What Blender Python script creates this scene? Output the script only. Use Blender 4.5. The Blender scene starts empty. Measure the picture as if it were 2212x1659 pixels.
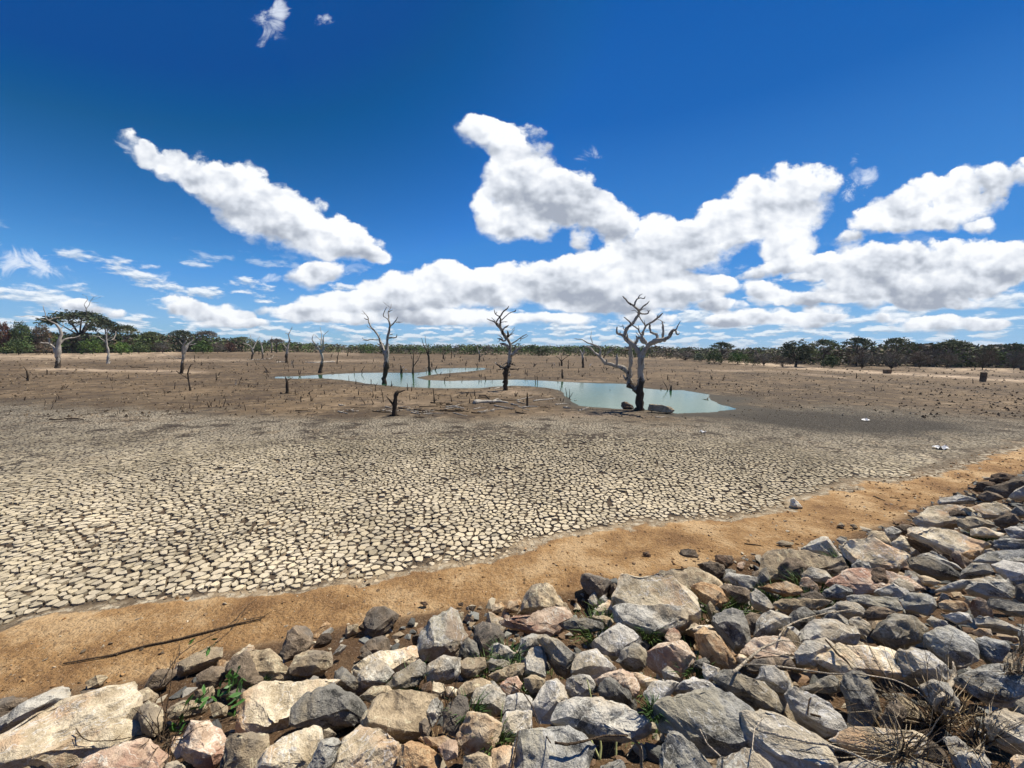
import bpy, bmesh, math, random
import numpy as np
from mathutils import Vector, Matrix
from mathutils import noise as mnoise

random.seed(7)
rng = np.random.default_rng(11)
scene = bpy.context.scene
COL = scene.collection
R = math.radians

# ------------------------------------------------------------------ camera
CAM_H = 4.0
FPX, CX, CY = 831.0, 1106.0, 829.5          # the photograph seen at 2212 x 1659
PITCH, ROLL = R(5.26), R(0.41)
cam_data = bpy.data.cameras.new("camera")
cam = bpy.data.objects.new("camera", cam_data)
COL.objects.link(cam)
cam_data.sensor_width = 36.0
cam_data.lens = 36.0 * FPX / 2212.0
cam_data.clip_start = 0.05
cam_data.clip_end = 20000
CAM_M = Matrix.Rotation(R(90) - PITCH, 4, 'X') @ Matrix.Rotation(ROLL, 4, 'Z')
CAM_M.translation = Vector((0, 0, CAM_H))
cam.matrix_world = CAM_M
scene.camera = cam
CR = np.array(CAM_M.to_3x3())
CP = np.array((0, 0, CAM_H))

def ray(X, Y):
    """unit direction of the sight line through a point of the photograph"""
    d = CR @ np.array(((X - CX) / FPX, -(Y - CY) / FPX, -1.0))
    return d / np.linalg.norm(d)

def proj(P):
    """world points (n,3) -> photograph coordinates (n,2) and depth"""
    q = (np.asarray(P) - CP) @ CR
    dep = -q[..., 2]
    s = np.where(dep > 0.01, dep, 0.01)
    return CX + FPX * q[..., 0] / s, CY - FPX * q[..., 1] / s, dep

def depth(p):
    return float(-((np.asarray(p) - CP) @ CR)[2])

def flat(X, Y, z=0.0):
    d = ray(X, Y)
    t = (z - CAM_H) / min(d[2], -1e-4)
    return CP + d * t

# ------------------------------------------------------------------ light
SUN_EL, SUN_AZ = R(60), R(55)               # azimuth clockwise from +Y (ahead), i.e. ahead and to the right
scene.view_settings.view_transform = 'Standard'
scene.view_settings.look = 'None'
scene.view_settings.exposure = 0.40
scene.view_settings.gamma = 1.0
scene.view_settings.use_curve_mapping = False
scene.render.engine = 'CYCLES'
scene.cycles.max_bounces = 5
scene.cycles.diffuse_bounces = 1
scene.cycles.glossy_bounces = 2
scene.cycles.transmission_bounces = 2
scene.cycles.transparent_max_bounces = 6
scene.cycles.volume_bounces = 0
scene.cycles.use_denoising = True
scene.cycles.use_adaptive_sampling = True
scene.cycles.adaptive_threshold = 0.02

sun_data = bpy.data.lights.new("sun", 'SUN')
sun_data.energy = 5.0
sun_data.angle = R(0.5)
sun_data.color = (1.0, 0.93, 0.80)
sun = bpy.data.objects.new("sun", sun_data)
COL.objects.link(sun)
sdir = Vector((math.sin(SUN_AZ) * math.cos(SUN_EL), math.cos(SUN_AZ) * math.cos(SUN_EL), math.sin(SUN_EL)))
sun.rotation_euler = sdir.to_track_quat('Z', 'Y').to_euler()

# ------------------------------------------------------------------ node helper
class NT:
    def __init__(self, tree):
        self.t = tree; self.n = tree.nodes; self.l = tree.links
    def new(self, kind, **kw):
        nd = self.n.new(kind)
        for k, v in kw.items(): setattr(nd, k, v)
        return nd
    def put(self, sock, v):
        if isinstance(v, bpy.types.NodeSocket): self.l.new(v, sock)
        elif v is not None:
            if hasattr(sock.default_value, '__len__') and not hasattr(v, '__len__'): v = (v,) * len(sock.default_value)
            sock.default_value = v
    def m(self, op, a, b=None, c=None, clamp=False):
        nd = self.new('ShaderNodeMath', operation=op, use_clamp=clamp)
        for i, v in enumerate((a, b, c)):
            if v is not None: self.put(nd.inputs[i], v)
        return nd.outputs[0]
    def vm(self, op, a, b=None, c=None, scale=None):
        nd = self.new('ShaderNodeVectorMath', operation=op)
        for i, v in enumerate((a, b, c)):
            if v is not None: self.put(nd.inputs[i], v)
        if scale is not None: self.put(nd.inputs['Scale'], scale)
        return nd.outputs['Value'] if op in ('DOT_PRODUCT', 'LENGTH', 'DISTANCE') else nd.outputs[0]
    def ss(self, x, lo, hi, a=0.0, b=1.0):
        nd = self.new('ShaderNodeMapRange', interpolation_type='SMOOTHSTEP')
        for i, v in enumerate((x, lo, hi, a, b)): self.put(nd.inputs[i], v)
        return nd.outputs[0]
    def lin(self, x, lo, hi, a=0.0, b=1.0):
        nd = self.new('ShaderNodeMapRange')
        for i, v in enumerate((x, lo, hi, a, b)): self.put(nd.inputs[i], v)
        return nd.outputs[0]
    def noise(self, vec, scale, detail=4.0, rough=0.5, dist=0.0, lac=2.0, dim='3D', typ='FBM', col=False):
        nd = self.new('ShaderNodeTexNoise', noise_dimensions=dim, noise_type=typ)
        if vec is not None: self.put(nd.inputs['Vector'], vec)
        self.put(nd.inputs['Scale'], scale); self.put(nd.inputs['Detail'], detail)
        self.put(nd.inputs['Roughness'], rough); self.put(nd.inputs['Distortion'], dist); self.put(nd.inputs['Lacunarity'], lac)
        return nd.outputs[1] if col else nd.outputs[0]
    def vor(self, vec, scale, feature='F1', out='Distance', rand=1.0, smooth=None, detail=0.0, dim='3D'):
        nd = self.new('ShaderNodeTexVoronoi', feature=feature, voronoi_dimensions=dim)
        self.put(nd.inputs['Vector'], vec); self.put(nd.inputs['Scale'], scale); self.put(nd.inputs['Randomness'], rand)
        if detail: self.put(nd.inputs['Detail'], detail)
        if smooth is not None and 'Smoothness' in nd.inputs: self.put(nd.inputs['Smoothness'], smooth)
        return nd.outputs[out]
    def mix(self, f, a, b, mode='MIX'):
        nd = self.new('ShaderNodeMix', data_type='RGBA', blend_type=mode)
        self.put(nd.inputs[0], f)
        for i, v in ((6, a), (7, b)):
            if not isinstance(v, bpy.types.NodeSocket): v = tuple(v) + (1.0,) * (4 - len(v)) if hasattr(v, '__len__') else (v, v, v, 1.0)
            self.put(nd.inputs[i], v)
        return nd.outputs[2]
    def mixf(self, f, a, b):
        nd = self.new('ShaderNodeMix', data_type='FLOAT')
        self.put(nd.inputs[0], f); self.put(nd.inputs[2], a); self.put(nd.inputs[3], b)
        return nd.outputs[0]
    def mapping(self, vec, loc=(0, 0, 0), rot=(0, 0, 0), sc=(1, 1, 1), typ='POINT'):
        nd = self.new('ShaderNodeMapping', vector_type=typ)
        self.put(nd.inputs[0], vec); self.put(nd.inputs[1], loc); self.put(nd.inputs[2], rot); self.put(nd.inputs[3], sc)
        return nd.outputs[0]
    def sep(self, vec):
        nd = self.new('ShaderNodeSeparateXYZ'); self.put(nd.inputs[0], vec); return nd.outputs
    def comb(self, x, y, z):
        nd = self.new('ShaderNodeCombineXYZ')
        for i, v in enumerate((x, y, z)): self.put(nd.inputs[i], v)
        return nd.outputs[0]
    def ramp(self, x, stops):
        nd = self.new('ShaderNodeValToRGB'); self.put(nd.inputs[0], x)
        e = nd.color_ramp.elements
        while len(e) < len(stops): e.new(0.5)
        for el, (p, c) in zip(e, stops): el.position = p; el.color = tuple(c) + (1,)
        return nd.outputs[0]

# ------------------------------------------------------------------ world: sky and clouds
def build_world():
    w = bpy.data.worlds.new("World"); scene.world = w; w.use_nodes = True
    w.cycles.sampling_method = 'MANUAL'; w.cycles.sample_map_resolution = 512
    t = NT(w.node_tree); t.n.clear()
    out = t.new('ShaderNodeOutputWorld')
    sky = t.new('ShaderNodeTexSky', sky_type='NISHITA', sun_disc=False)
    sky.sun_elevation = SUN_EL; sky.sun_rotation = SUN_AZ
    sky.altitude = 300; sky.air_density = 1.0; sky.dust_density = 0.25; sky.ozone_density = 5.0
    hs = t.new('ShaderNodeHueSaturation'); t.put(hs.inputs['Saturation'], SKY_SAT); t.put(hs.inputs['Value'], 1.0)
    t.put(hs.inputs['Color'], sky.outputs[0])
    grade = t.vm('MULTIPLY_ADD', hs.outputs[0], (1.05, 1.56, 2.6), (-0.035 / SKY_STR, -0.12 / SKY_STR, -0.60 / SKY_STR))
    grade = t.vm('MAXIMUM', grade, (0.0035 / SKY_STR, 0.07 / SKY_STR, 0.29 / SKY_STR))
    grade = t.vm('MINIMUM', grade, (0.55 / SKY_STR, 0.72 / SKY_STR, 0.88 / SKY_STR))
    bg1 = t.new('ShaderNodeBackground'); bg1.inputs[1].default_value = SKY_STR * DIM
    geo = t.new('ShaderNodeTexCoord')
    D = geo.outputs['Generated']
    x, y, z = t.sep(D)
    ya = t.m('MAXIMUM', t.m('ABSOLUTE', y), 0.08)
    u = t.m('DIVIDE', x, ya); v = t.m('DIVIDE', z, ya)
    uv = t.comb(u, v, 0.0)
    el = t.m('ARCSINE', z)
    az = t.m('ARCTAN2', x, y)
    elc = t.m('MAXIMUM', el, 0.0)
    # deep tropical blue that pales towards the horizon
    cap = t.ramp(t.m('DIVIDE', elc, 0.8), [(0.0, (0.30, 0.52, 0.76)), (0.10, (0.14, 0.39, 0.76)), (0.24, (0.062, 0.27, 0.69)), (0.62, (0.010, 0.125, 0.46)), (1.0, (0.003, 0.088, 0.38))])
    grade = t.vm('MINIMUM', grade, t.vm('SCALE', cap, scale=1.0 / SKY_STR))
    air = t.ss(el, 0.15, 0.0, 0.0, 0.8)
    t.put(bg1.inputs[0], t.mix(air, grade, (0.27 / SKY_STR, 0.50 / SKY_STR, 0.74 / SKY_STR)))
    # soft warp of the cloud outlines
    nv = t.vm('MULTIPLY', uv, (1.0, 1.35, 1.0))
    w1 = t.noise(nv, 5.0, 4.0, 0.55, dim='2D', col=True)
    w2 = t.noise(nv, 26.0, 3.0, 0.6, dim='2D', col=True)
    off = t.vm('ADD', t.vm('SCALE', t.vm('SUBTRACT', w1, (0.5, 0.5, 0.5)), scale=WARP1), t.vm('SCALE', t.vm('SUBTRACT', w2, (0.5, 0.5, 0.5)), scale=WARP2))
    damp = t.m('MINIMUM', t.m('ADD', t.m('MULTIPLY', t.m('MAXIMUM', v, 0.0), 3.0), 0.25), 1.0)
    off = t.vm('MULTIPLY', t.vm('SCALE', off, scale=damp), (1, 1, 0))
    p = t.vm('ADD', t.vm('ADD', uv, off), (0, 0, 1))
    def field(blobs):
        acc = None
        for b in blobs:
            cx, cy, rx, ry = b[:4]; rot = b[4] if len(b) > 4 else 0.0
            d = ray(cx, cy); uu, vv = d[0] / d[1], d[2] / d[1]
            pp = p if acc is None else t.vm('MULTIPLY_ADD', acc, (1e-12, 1e-12, 1e-12), p)   # keeps the evaluation in order
            q = t.mapping(pp, (uu, vv, 0), (0, 0, R(rot)), (rx * BLOB / FPX, ry * BLOB / FPX, 1.0), 'TEXTURE')
            wgt = t.m('SUBTRACT', 2.0, t.vm('DOT_PRODUCT', q, q), clamp=True)
            acc = t.vm('MULTIPLY_ADD', q, wgt, acc if acc is not None else (0, 0, 0))
        return acc
    billow = t.noise(nv, 7.0, 7.0, 0.60, dim='2D')
    relief = t.m('SUBTRACT', t.noise(t.vm('ADD', nv, (0.012, 0.026, 0.0)), 7.5, 3.6, 0.56, dim='2D'), t.noise(nv, 7.5, 3.6, 0.56, dim='2D'))
    relief2 = t.m('SUBTRACT', t.noise(nv, 3.4, 3.0, 0.5, dim='2D'), 0.5)
    bb = t.m('SUBTRACT', t.m('MULTIPLY', t.vor(t.vm('ADD', nv, t.vm('SCALE', w2, scale=0.03)), 17.0, dim='2D'), -1.0), -0.5)
    amt = t.m('ADD', t.m('MULTIPLY', t.m('SUBTRACT', billow, 0.5), 2.3), t.m('MULTIPLY', bb, 0.5))
    edge = t.ss(t.m('ABSOLUTE', u), 1.75, 1.45)
    wn = t.noise(nv, 13.0, 7.0, 0.68, dist=0.6, dim='2D')
    # fair-weather cumulus low over the horizon, all the way round, thinning out upwards
    def lowf(de):
        e = t.m('ADD', elc, de)
        a1 = t.noise(t.comb(t.m('MULTIPLY', az, 11.0), t.m('MULTIPLY', e, 30.0), 1.0), 1.0, 6.0, 0.58, dim='2D')
        a2 = t.noise(t.comb(t.m('MULTIPLY', az, 20.0), t.m('MULTIPLY', e, 85.0), 5.0), 1.0, 5.0, 0.56, dim='2D')
        return t.mixf(t.ss(el, 0.03, 0.09), a2, a1)
    low = lowf(0.0); lowb = lowf(0.006)
    thr = t.m('ADD', t.lin(el, 0.0, 0.17, LOW_A, LOW_B), t.lin(az, -0.95, 0.1, 0.03, 0.0))
    d_low = t.m('MULTIPLY', t.ss(t.m('SUBTRACT', low, thr), 0.0, 0.13), t.m('MULTIPLY', t.ss(el, 0.215, 0.13), t.ss(z, -0.01, 0.004)))
    t_low = t.m('ADD', t.m('MULTIPLY', t.m('SUBTRACT', low, lowb), 4.5), 0.5)
    c_low = t.ramp(t_low, [(0.1, (0.40, 0.50, 0.63)), (0.5, (0.62, 0.70, 0.79)), (0.9, (0.93, 0.96, 0.98))])
    c_low = t.mix(t.ss(el, 0.07, 0.0, 0.0, 0.6), c_low, (0.50, 0.62, 0.74))
    def layer(clouds, wisps):
        """sky with these clouds in front; its own branch, so that only rays in its part of the sky pay for it"""
        dd, cc = t.m('MULTIPLY', d_low, 0.85), c_low
        if clouds:
            ax, ay, aw = t.sep(field(clouds))
            dens = t.m('ADD', aw, amt)
            vert = t.m('DIVIDE', ay, t.m('MAXIMUM', aw, 0.25))
            d_main = t.m('MULTIPLY', t.m('MULTIPLY', t.ss(dens, 0.25, t.m('SUBTRACT', 0.95, t.m('MULTIPLY', vert, 0.42))), edge), t.ss(aw, 0.02, 0.22))
            thick = t.ss(dens, 0.8, 2.8)
            tone = t.m('ADD', 0.50, t.m('MULTIPLY', vert, 0.80))
            tone = t.m('SUBTRACT', tone, t.m('MULTIPLY', relief, 2.7))
            tone = t.m('ADD', tone, t.m('MULTIPLY', relief2, 0.9))
            tone = t.m('ADD', tone, t.m('MULTIPLY', t.m('SUBTRACT', 1.0, thick), 0.26))
            c_main = t.ramp(tone, [(0.0, (0.36, 0.40, 0.48)), (0.28, (0.49, 0.53, 0.60)), (0.55, (0.67, 0.71, 0.78)), (1.0, (0.92, 0.94, 0.97))])
            cc = t.mix(d_main, cc, c_main); dd = t.m('MAXIMUM', dd, d_main)
        if wisps:
            sx, sy, sw = t.sep(field(wisps))
            d_wisp = t.m('MULTIPLY', t.ss(t.m('ADD', sw, t.m('MULTIPLY', t.m('SUBTRACT', wn, 0.5), 4.2)), 0.45, 2.0, 0, 0.8), t.m('MULTIPLY', edge, t.ss(sw, 0.0, 0.3)))
            cc = t.mix(t.m('MULTIPLY', t.ss(d_wisp, 0.0, 0.3), t.ss(dd, 0.4, 0.0)), cc, (0.80, 0.86, 0.95)); dd = t.m('MAXIMUM', dd, d_wisp)
        b2 = t.new('ShaderNodeBackground'); t.put(b2.inputs[0], cc); b2.inputs[1].default_value = DIM * 1.03
        mx = t.new('ShaderNodeMixShader')
        t.put(mx.inputs[0], dd); t.l.new(bg1.outputs[0], mx.inputs[1]); t.l.new(b2.outputs[0], mx.inputs[2])
        return mx.outputs[0]
    # larger clouds beyond the frame, of the same kind as in view
    oth = t.noise(t.comb(t.m('MULTIPLY', az, 2.2), t.m('MULTIPLY', el, 5.0), 3.0), 1.0, 7.0, 0.56, dim='2D')
    d_oth = t.m('MULTIPLY', t.ss(oth, 0.58, 0.70), t.m('MULTIPLY', t.ss(el, 0.05, 0.12), t.ss(el, 0.95, 0.6)))
    d_oth = t.m('MULTIPLY', d_oth, t.m('SUBTRACT', 1.0, t.m('MULTIPLY', edge, t.ss(y, 0.08, 0.16))))
    bo = t.new('ShaderNodeBackground'); t.put(bo.inputs[0], t.mix(t.ss(d_oth, 0.0, 0.3), c_low, (0.78, 0.83, 0.90))); bo.inputs[1].default_value = DIM
    mo = t.new('ShaderNodeMixShader'); t.put(mo.inputs[0], t.m('MAXIMUM', t.m('MULTIPLY', d_low, 0.85), t.m('MULTIPLY', d_oth, 0.9)))
    t.l.new(bg1.outputs[0], mo.inputs[1]); t.l.new(bo.outputs[0], mo.inputs[2])
    def within(blobs, x0, x1, y0=-1e9, y1=1e9):
        o = []
        for b in blobs:
            r = max(b[2], b[3]) * BLOB + 130 if len(b) > 4 else b[2] * BLOB + 60
            ry = max(b[2], b[3]) * BLOB + 60
            if b[0] + r > x0 and b[0] - r < x1 and b[1] + ry > y0 and b[1] - ry < y1: o.append(b)
        return o
    XA, XB, YT = 905.0, 1560.0, 228.0
    U1, U2, V0 = (XA - CX) / FPX, (XB - CX) / FPX, ray(1106, YT)[2] / ray(1106, YT)[1]
    def pick(test, a_, b_):      # test true -> b_
        m_ = t.new('ShaderNodeMixShader'); t.put(m_.inputs[0], test); t.l.new(a_, m_.inputs[1]); t.l.new(b_, m_.inputs[2]); return m_.outputs[0]
    L = layer(within(CLOUDS, -1e9, XA, 200), within(WISPS, -1e9, XA, 200))
    M = layer(within(CLOUDS, XA, XB, 200), within(WISPS, XA, XB, 200))
    Q = layer(within(CLOUDS, XB, 1e9, 200), within(WISPS, XB, 1e9, 200))
    T = layer([], within(WISPS, -1e9, 1e9, -1e9, 230))
    sh = pick(t.m('GREATER_THAN', u, U2), M, Q)
    sh = pick(t.m('LESS_THAN', u, U1), sh, L)
    sh = pick(t.m('GREATER_THAN', v, V0), sh, T)
    away = t.m('MAXIMUM', t.m('LESS_THAN', y, 0.16), t.m('GREATER_THAN', t.m('ABSOLUTE', u), 1.75))
    away = t.m('MAXIMUM', t.m('MAXIMUM', away, t.m('GREATER_THAN', v, 1.6)), t.m('LESS_THAN', z, -0.01))
    sh = pick(away, sh, mo.outputs[0])
    t.l.new(sh, out.inputs[0])

DIM = 0.80
LOW_A, LOW_B, BLOB = 0.42, 0.535, 1.45
SKY_SAT, SKY_STR, WARP1, WARP2 = 1.25, 0.085, 0.055, 0.020
def cb(lst, ox, oy, s): return [(ox + b[0] * s, oy + b[1] * s, b[2] * s, b[3] * s) + tuple(b[4:]) for b in lst]
CLOUDS = [
 (300,318,55,20,-32),(365,352,60,26,-30),(425,378,55,32,-40),(490,425,75,44,-38),(570,450,88,55,-25),(640,480,85,55,-25),(710,515,66,34,-20),(770,530,60,32,-25),(810,553,26,14,-20),
 (640,672,70,14),(1000,688,120,15),(1180,690,100,13),(850,690,110,13),(700,690,90,11),(1500,655,60,18),(1590,690,80,13),(1400,690,60,13),(1750,692,90,14),(2050,700,110,14),(1330,660,110,15),(500,700,70,9),(1850,585,120,34),(2000,600,150,38),(2130,570,100,36),(1950,648,180,18),(1690,645,60,17),(720,658,80,22),(800,648,80,30),(880,640,90,38),(965,592,40,26),(980,625,90,38),(1060,625,80,36),(1130,620,80,40),(1200,600,70,40),(1270,605,95,48),(1350,580,90,52),(1310,645,110,26),
 (1430,535,85,50),(1500,545,75,55),(1420,620,120,26),(1540,480,60,34,15),(1600,460,70,46,15),(1680,425,64,48),(1755,420,56,46),(1660,490,90,50),(1720,545,55,36),(1660,585,55,13,18)
] + cb([(260,160,90,75),(400,230,110,70,-30),(530,280,140,110),(470,430,120,110),(600,480,180,120,-20),(420,610,140,110),(450,710,150,80),(600,760,100,60),(850,530,150,110,-30),(700,560,150,120),(780,640,140,90),(960,640,160,90,-30),(1080,700,90,80),(850,790,80,50)], 932.7, 219.4, .372) \
 + cb([(1050,740,90,50),(1190,640,120,80),(1370,530,150,120),(1530,450,140,110),(1500,640,200,70,15),(1760,430,100,100),(1920,370,150,100),(2120,330,160,90),(1820,560,220,70,20),(1940,640,90,40),
       (780,970,90,24),(920,890,100,60),(1130,900,200,100),(1330,860,170,90),(1560,850,200,80,10),(1820,800,180,70,10),(2090,810,180,70,10),(2170,920,170,80),(1140,1060,200,55),(1010,1120,120,24),(1520,1080,170,80),(1950,1040,230,50),
       (500,1070,110,45),(250,1180,120,36),(830,1090,90,50),(550,1230,150,40),(900,1210,130,42),(290,1280,180,38),(1320,1240,105,34),(1950,1290,150,34),(250,1050,80,50),(620,1140,40,20),(1640,1160,200,36)], 1481, 274, .3306) \
 + cb([(1330,770,90,40),(1410,745,90,36),(800,880,80,34),(900,915,130,36),(1010,940,80,26),(330,895,110,26),(460,930,90,26)], 0, 219.4, .496)
WISPS = [(580,50,42,34,35),(600,25,16,30,0),(700,50,18,14),(1842,348,12,14),(1262,331,32,14),(28,560,60,28,-20),(100,578,70,20,-20),(318,600,50,16,-8),(590,604,26,9),(1855,400,38,20,35),(1890,385,18,18),(735,590,40,18),(390,640,30,12),(40,625,30,12),(275,300,40,20,-35)]
build_world()
# ------------------------------------------------------------------ objects helpers
def link(o, parent=None):
    COL.objects.link(o)
    if parent is not None: o.parent = parent
    return o

def tag(o, label=None, cat=None, group=None, kind=None):
    if label: o['label'] = label
    if cat: o['category'] = cat
    if group: o['group'] = group
    if kind: o['kind'] = kind
    return o

def mesh_np(name, V, F, mat=None, smooth=False, attrs=None):
    """V (n,3), F (m,k) index array (k = 3 or 4) or list of such arrays"""
    me = bpy.data.meshes.new(name)
    V = np.asarray(V, dtype=np.float32)
    Fs = F if isinstance(F, (list, tuple)) else [F]
    loops = np.concatenate([f.ravel() for f in Fs]).astype(np.int32)
    tot = np.concatenate([np.full(len(f), f.shape[1], dtype=np.int32) for f in Fs])
    start = np.concatenate([[0], np.cumsum(tot)[:-1]]).astype(np.int32)
    me.vertices.add(len(V)); me.vertices.foreach_set('co', V.ravel())
    me.loops.add(len(loops)); me.loops.foreach_set('vertex_index', loops)
    me.polygons.add(len(tot)); me.polygons.foreach_set('loop_start', start); me.polygons.foreach_set('loop_total', tot)
    me.polygons.foreach_set('use_smooth', np.full(len(tot), smooth, dtype=bool))
    me.update(calc_edges=True)
    for k, a in (attrs or {}).items():
        if a.ndim == 1:
            at = me.attributes.new(k, 'FLOAT', 'POINT'); at.data.foreach_set('value', a.astype(np.float32))
        else:
            at = me.attributes.new(k, 'FLOAT_COLOR', 'POINT')
            at.data.foreach_set('color', np.concatenate([a, np.ones((len(a), 1))], 1).astype(np.float32).ravel())
    if mat: me.materials.append(mat)
    return me

def material(name, build, rough=0.9, spec=0.2):
    m = bpy.data.materials.new(name); m.use_nodes = True
    t = NT(m.node_tree)
    b = m.node_tree.nodes['Principled BSDF']
    b.inputs['Roughness'].default_value = rough
    b.inputs['Specular IOR Level'].default_value = spec
    build(t, b)
    return m

def bump(t, b, h, strength=0.5, dist=0.02):
    nd = t.new('ShaderNodeBump'); nd.inputs['Strength'].default_value = strength; nd.inputs['Distance'].default_value = dist
    t.put(nd.inputs['Height'], h); t.l.new(nd.outputs[0], b.inputs['Normal'])
    return nd

# ------------------------------------------------------------------ value noise in numpy (for terrain and masks)
_perm = rng.random((256, 256))
def vnoise(x, y, f, seed=0):
    x = np.asarray(x) * f + seed * 17.31; y = np.asarray(y) * f + seed * 9.77
    xi = np.floor(x).astype(int); yi = np.floor(y).astype(int)
    fx = x - xi; fy = y - yi
    fx = fx * fx * (3 - 2 * fx); fy = fy * fy * (3 - 2 * fy)
    g = lambda a, b: _perm[a & 255, b & 255]
    return (g(xi, yi) * (1 - fx) + g(xi + 1, yi) * fx) * (1 - fy) + (g(xi, yi + 1) * (1 - fx) + g(xi + 1, yi + 1) * fx) * fy
def fbm(x, y, f, o=4, seed=0, g=0.5):
    s = 0; a = 1; n = 0
    for k in range(o):
        s = s + a * vnoise(x, y, f * 2 ** k, seed + k * 3.1); n += a; a *= g
    return s / n
def sstep(x, a, b):
    t = np.clip((x - a) / (b - a), 0, 1)
    return t * t * (3 - 2 * t)

# ------------------------------------------------------------------ terrain
TOE_PX = [(0,1500),(150,1475),(330,1455),(500,1400),(600,1375),(760,1345),(900,1320),(1030,1300),(1160,1280),(1280,1262),(1400,1240),(1500,1220),(1650,1190),(1780,1165),(1900,1130),(2020,1080),(2110,1040),(2212,1015)]
TOE = np.array([flat(a, b, 0.12)[:2] for a, b in TOE_PX])
_sl0 = (TOE[1] - TOE[0]); _sl1 = TOE[-1] - TOE[-3]
TX = np.concatenate([[TOE[0, 0] - 60], TOE[:, 0], [TOE[-1, 0] + 80]])
TY = np.concatenate([[TOE[0, 1] - 60 * 0.18], TOE[:, 1], [TOE[-1, 1] + 80 * _sl1[1] / _sl1[0]]])
SLOPE = 0.42
def embank(x, y):
    s = (np.interp(x, TX, TY) - y) * 0.95
    h = SLOPE * s
    h = np.where(s < 0, 0, h)
    h = 2.42 - np.log1p(np.exp(np.clip((2.42 - h) * 8, -40, 40))) / 8     # rounds off at the crest
    return h, s

WATER_PX = [(593,814),(643,813),(685,810),(727,808),(779,805.5),(826,805),(863,805.5),(896,805.5),(916,804),(935,799),(955,796),(995,795),(1044,794.5),(1050,796.5),(1044,799),(1015,802),(985,805),(945,808),(930,810),(912,813),(900,816),(920,821),(970,823),(1020,822),(1042,821.6),(1117,820),(1186,823),(1241,826),(1290,828),(1350,829),(1392,839),(1439,843),(1476,843),(1513,849),(1536,852.6),(1530,856),(1538,866),(1563,876),(1590,883),(1551,890),(1513,892),(1464,894),(1440,890),(1397,885),(1370,885),(1315,882),(1253,877),(1236,868),(1231,861),(1221,854),(1216,846),(1196,840),(1166,836.5),(1141,834),(1109,833),(1067,835),(1042,838),(1020,838.5),(945,838.5),(871,836),(821,831.6),(787,828.6),(767,824),(735,820),(697,817.5),(648,818),(593,817)]
WZ = -0.06
WPOLY = np.array([flat(a, b, WZ)[:2] for a, b in WATER_PX])
def sdist(x, y, poly):
    """signed distance (inside negative) of points to a polygon"""
    x = x[:, None]; y = y[:, None]
    a = poly; b = np.roll(poly, -1, 0)
    ex, ey = b[:, 0] - a[:, 0], b[:, 1] - a[:, 1]
    wx, wy = x - a[:, 0], y - a[:, 1]
    t = np.clip((wx * ex + wy * ey) / (ex * ex + ey * ey), 0, 1)
    d = np.sqrt(((wx - ex * t) ** 2 + (wy - ey * t) ** 2).min(1))
    c = ((a[:, 1] > y) != (b[:, 1] > y)) & (x < ex * (y - a[:, 1]) / np.where(ey == 0, 1e-9, ey) + a[:, 0])
    return np.where(c.sum(1) % 2 == 1, -d, d)

def height(x, y, pit=False):
    x = np.asarray(x, float); y = np.asarray(y, float)
    h, s = embank(x, y)
    z = h + 0.10 * sstep(s, -3.5, 0.0)
    r = np.hypot(x, y)
    und = (fbm(x, y, 0.035, 3, 5) - 0.5) * 0.35 * sstep(r, 18, 60)
    und = und + (fbm(x, y, 0.6, 3, 2) - 0.5) * 0.05 * sstep(-s, -0.5, 0.5)
    z = z + und * sstep(s, 1.0, -1.0)
    rough = (fbm(x, y, 2.2, 3, 8) - 0.5) * 0.16 * sstep(s, -0.3, 0.6)
    z = z + rough
    m = (y > 20) & (y < 90) & (np.abs(x) < 60)
    if m.any():
        d = sdist(x[m], y[m], WPOLY)
        zz = z[m]
        wob = (fbm(x[m], y[m], 0.9, 3, 4) - 0.5) * 0.5
        dd = d + wob
        bank = WZ + np.where(dd > 0, 0.035 * dd, 0.12 * dd)
        k = sstep(dd, 5.0, 0.0)
        zz = zz * (1 - k) + bank * k
        z[m] = np.maximum(np.where(dd > 0, np.maximum(zz, WZ + 0.012 + 0.02 * np.minimum(dd, 2)), zz), -0.8)
    if pit:      # soil lies deeper between the dumped stones
        X, Y, dep = proj(np.stack([x, y, z], 1))
        z = z - 0.33 * sstep(s, 0.15, 0.7) * np.where(dep > 0.3, 0.25 + 0.75 * sstep(X, 850, 1200), 1.0)
    # far shore lifts a little
    z = z + 0.010 * np.clip(r - 90, 0, 400) * sstep(r, 90, 200)
    return z

def zat(x, y): return float(height(np.array([x]), np.array([y]))[0])

def ground_hit(X, Y, lift=0.0):
    """where the sight line through (X, Y) meets the terrain raised by lift"""
    d = ray(X, Y)
    ts = np.concatenate([np.linspace(0.5, 30, 600), np.geomspace(30.1, 600, 500)])
    P = CP + ts[:, None] * d
    hit = P[:, 2] < height(P[:, 0], P[:, 1]) + lift
    if not hit.any():
        return CP + d * 400
    i = int(np.argmax(hit))
    lo, hi = ts[max(i - 1, 0)], ts[i]
    for _ in range(12):
        md = (lo + hi) / 2; q = CP + md * d
        if q[2] < zat(q[0], q[1]) + lift: hi = md
        else: lo = md
    return CP + hi * d

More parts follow.
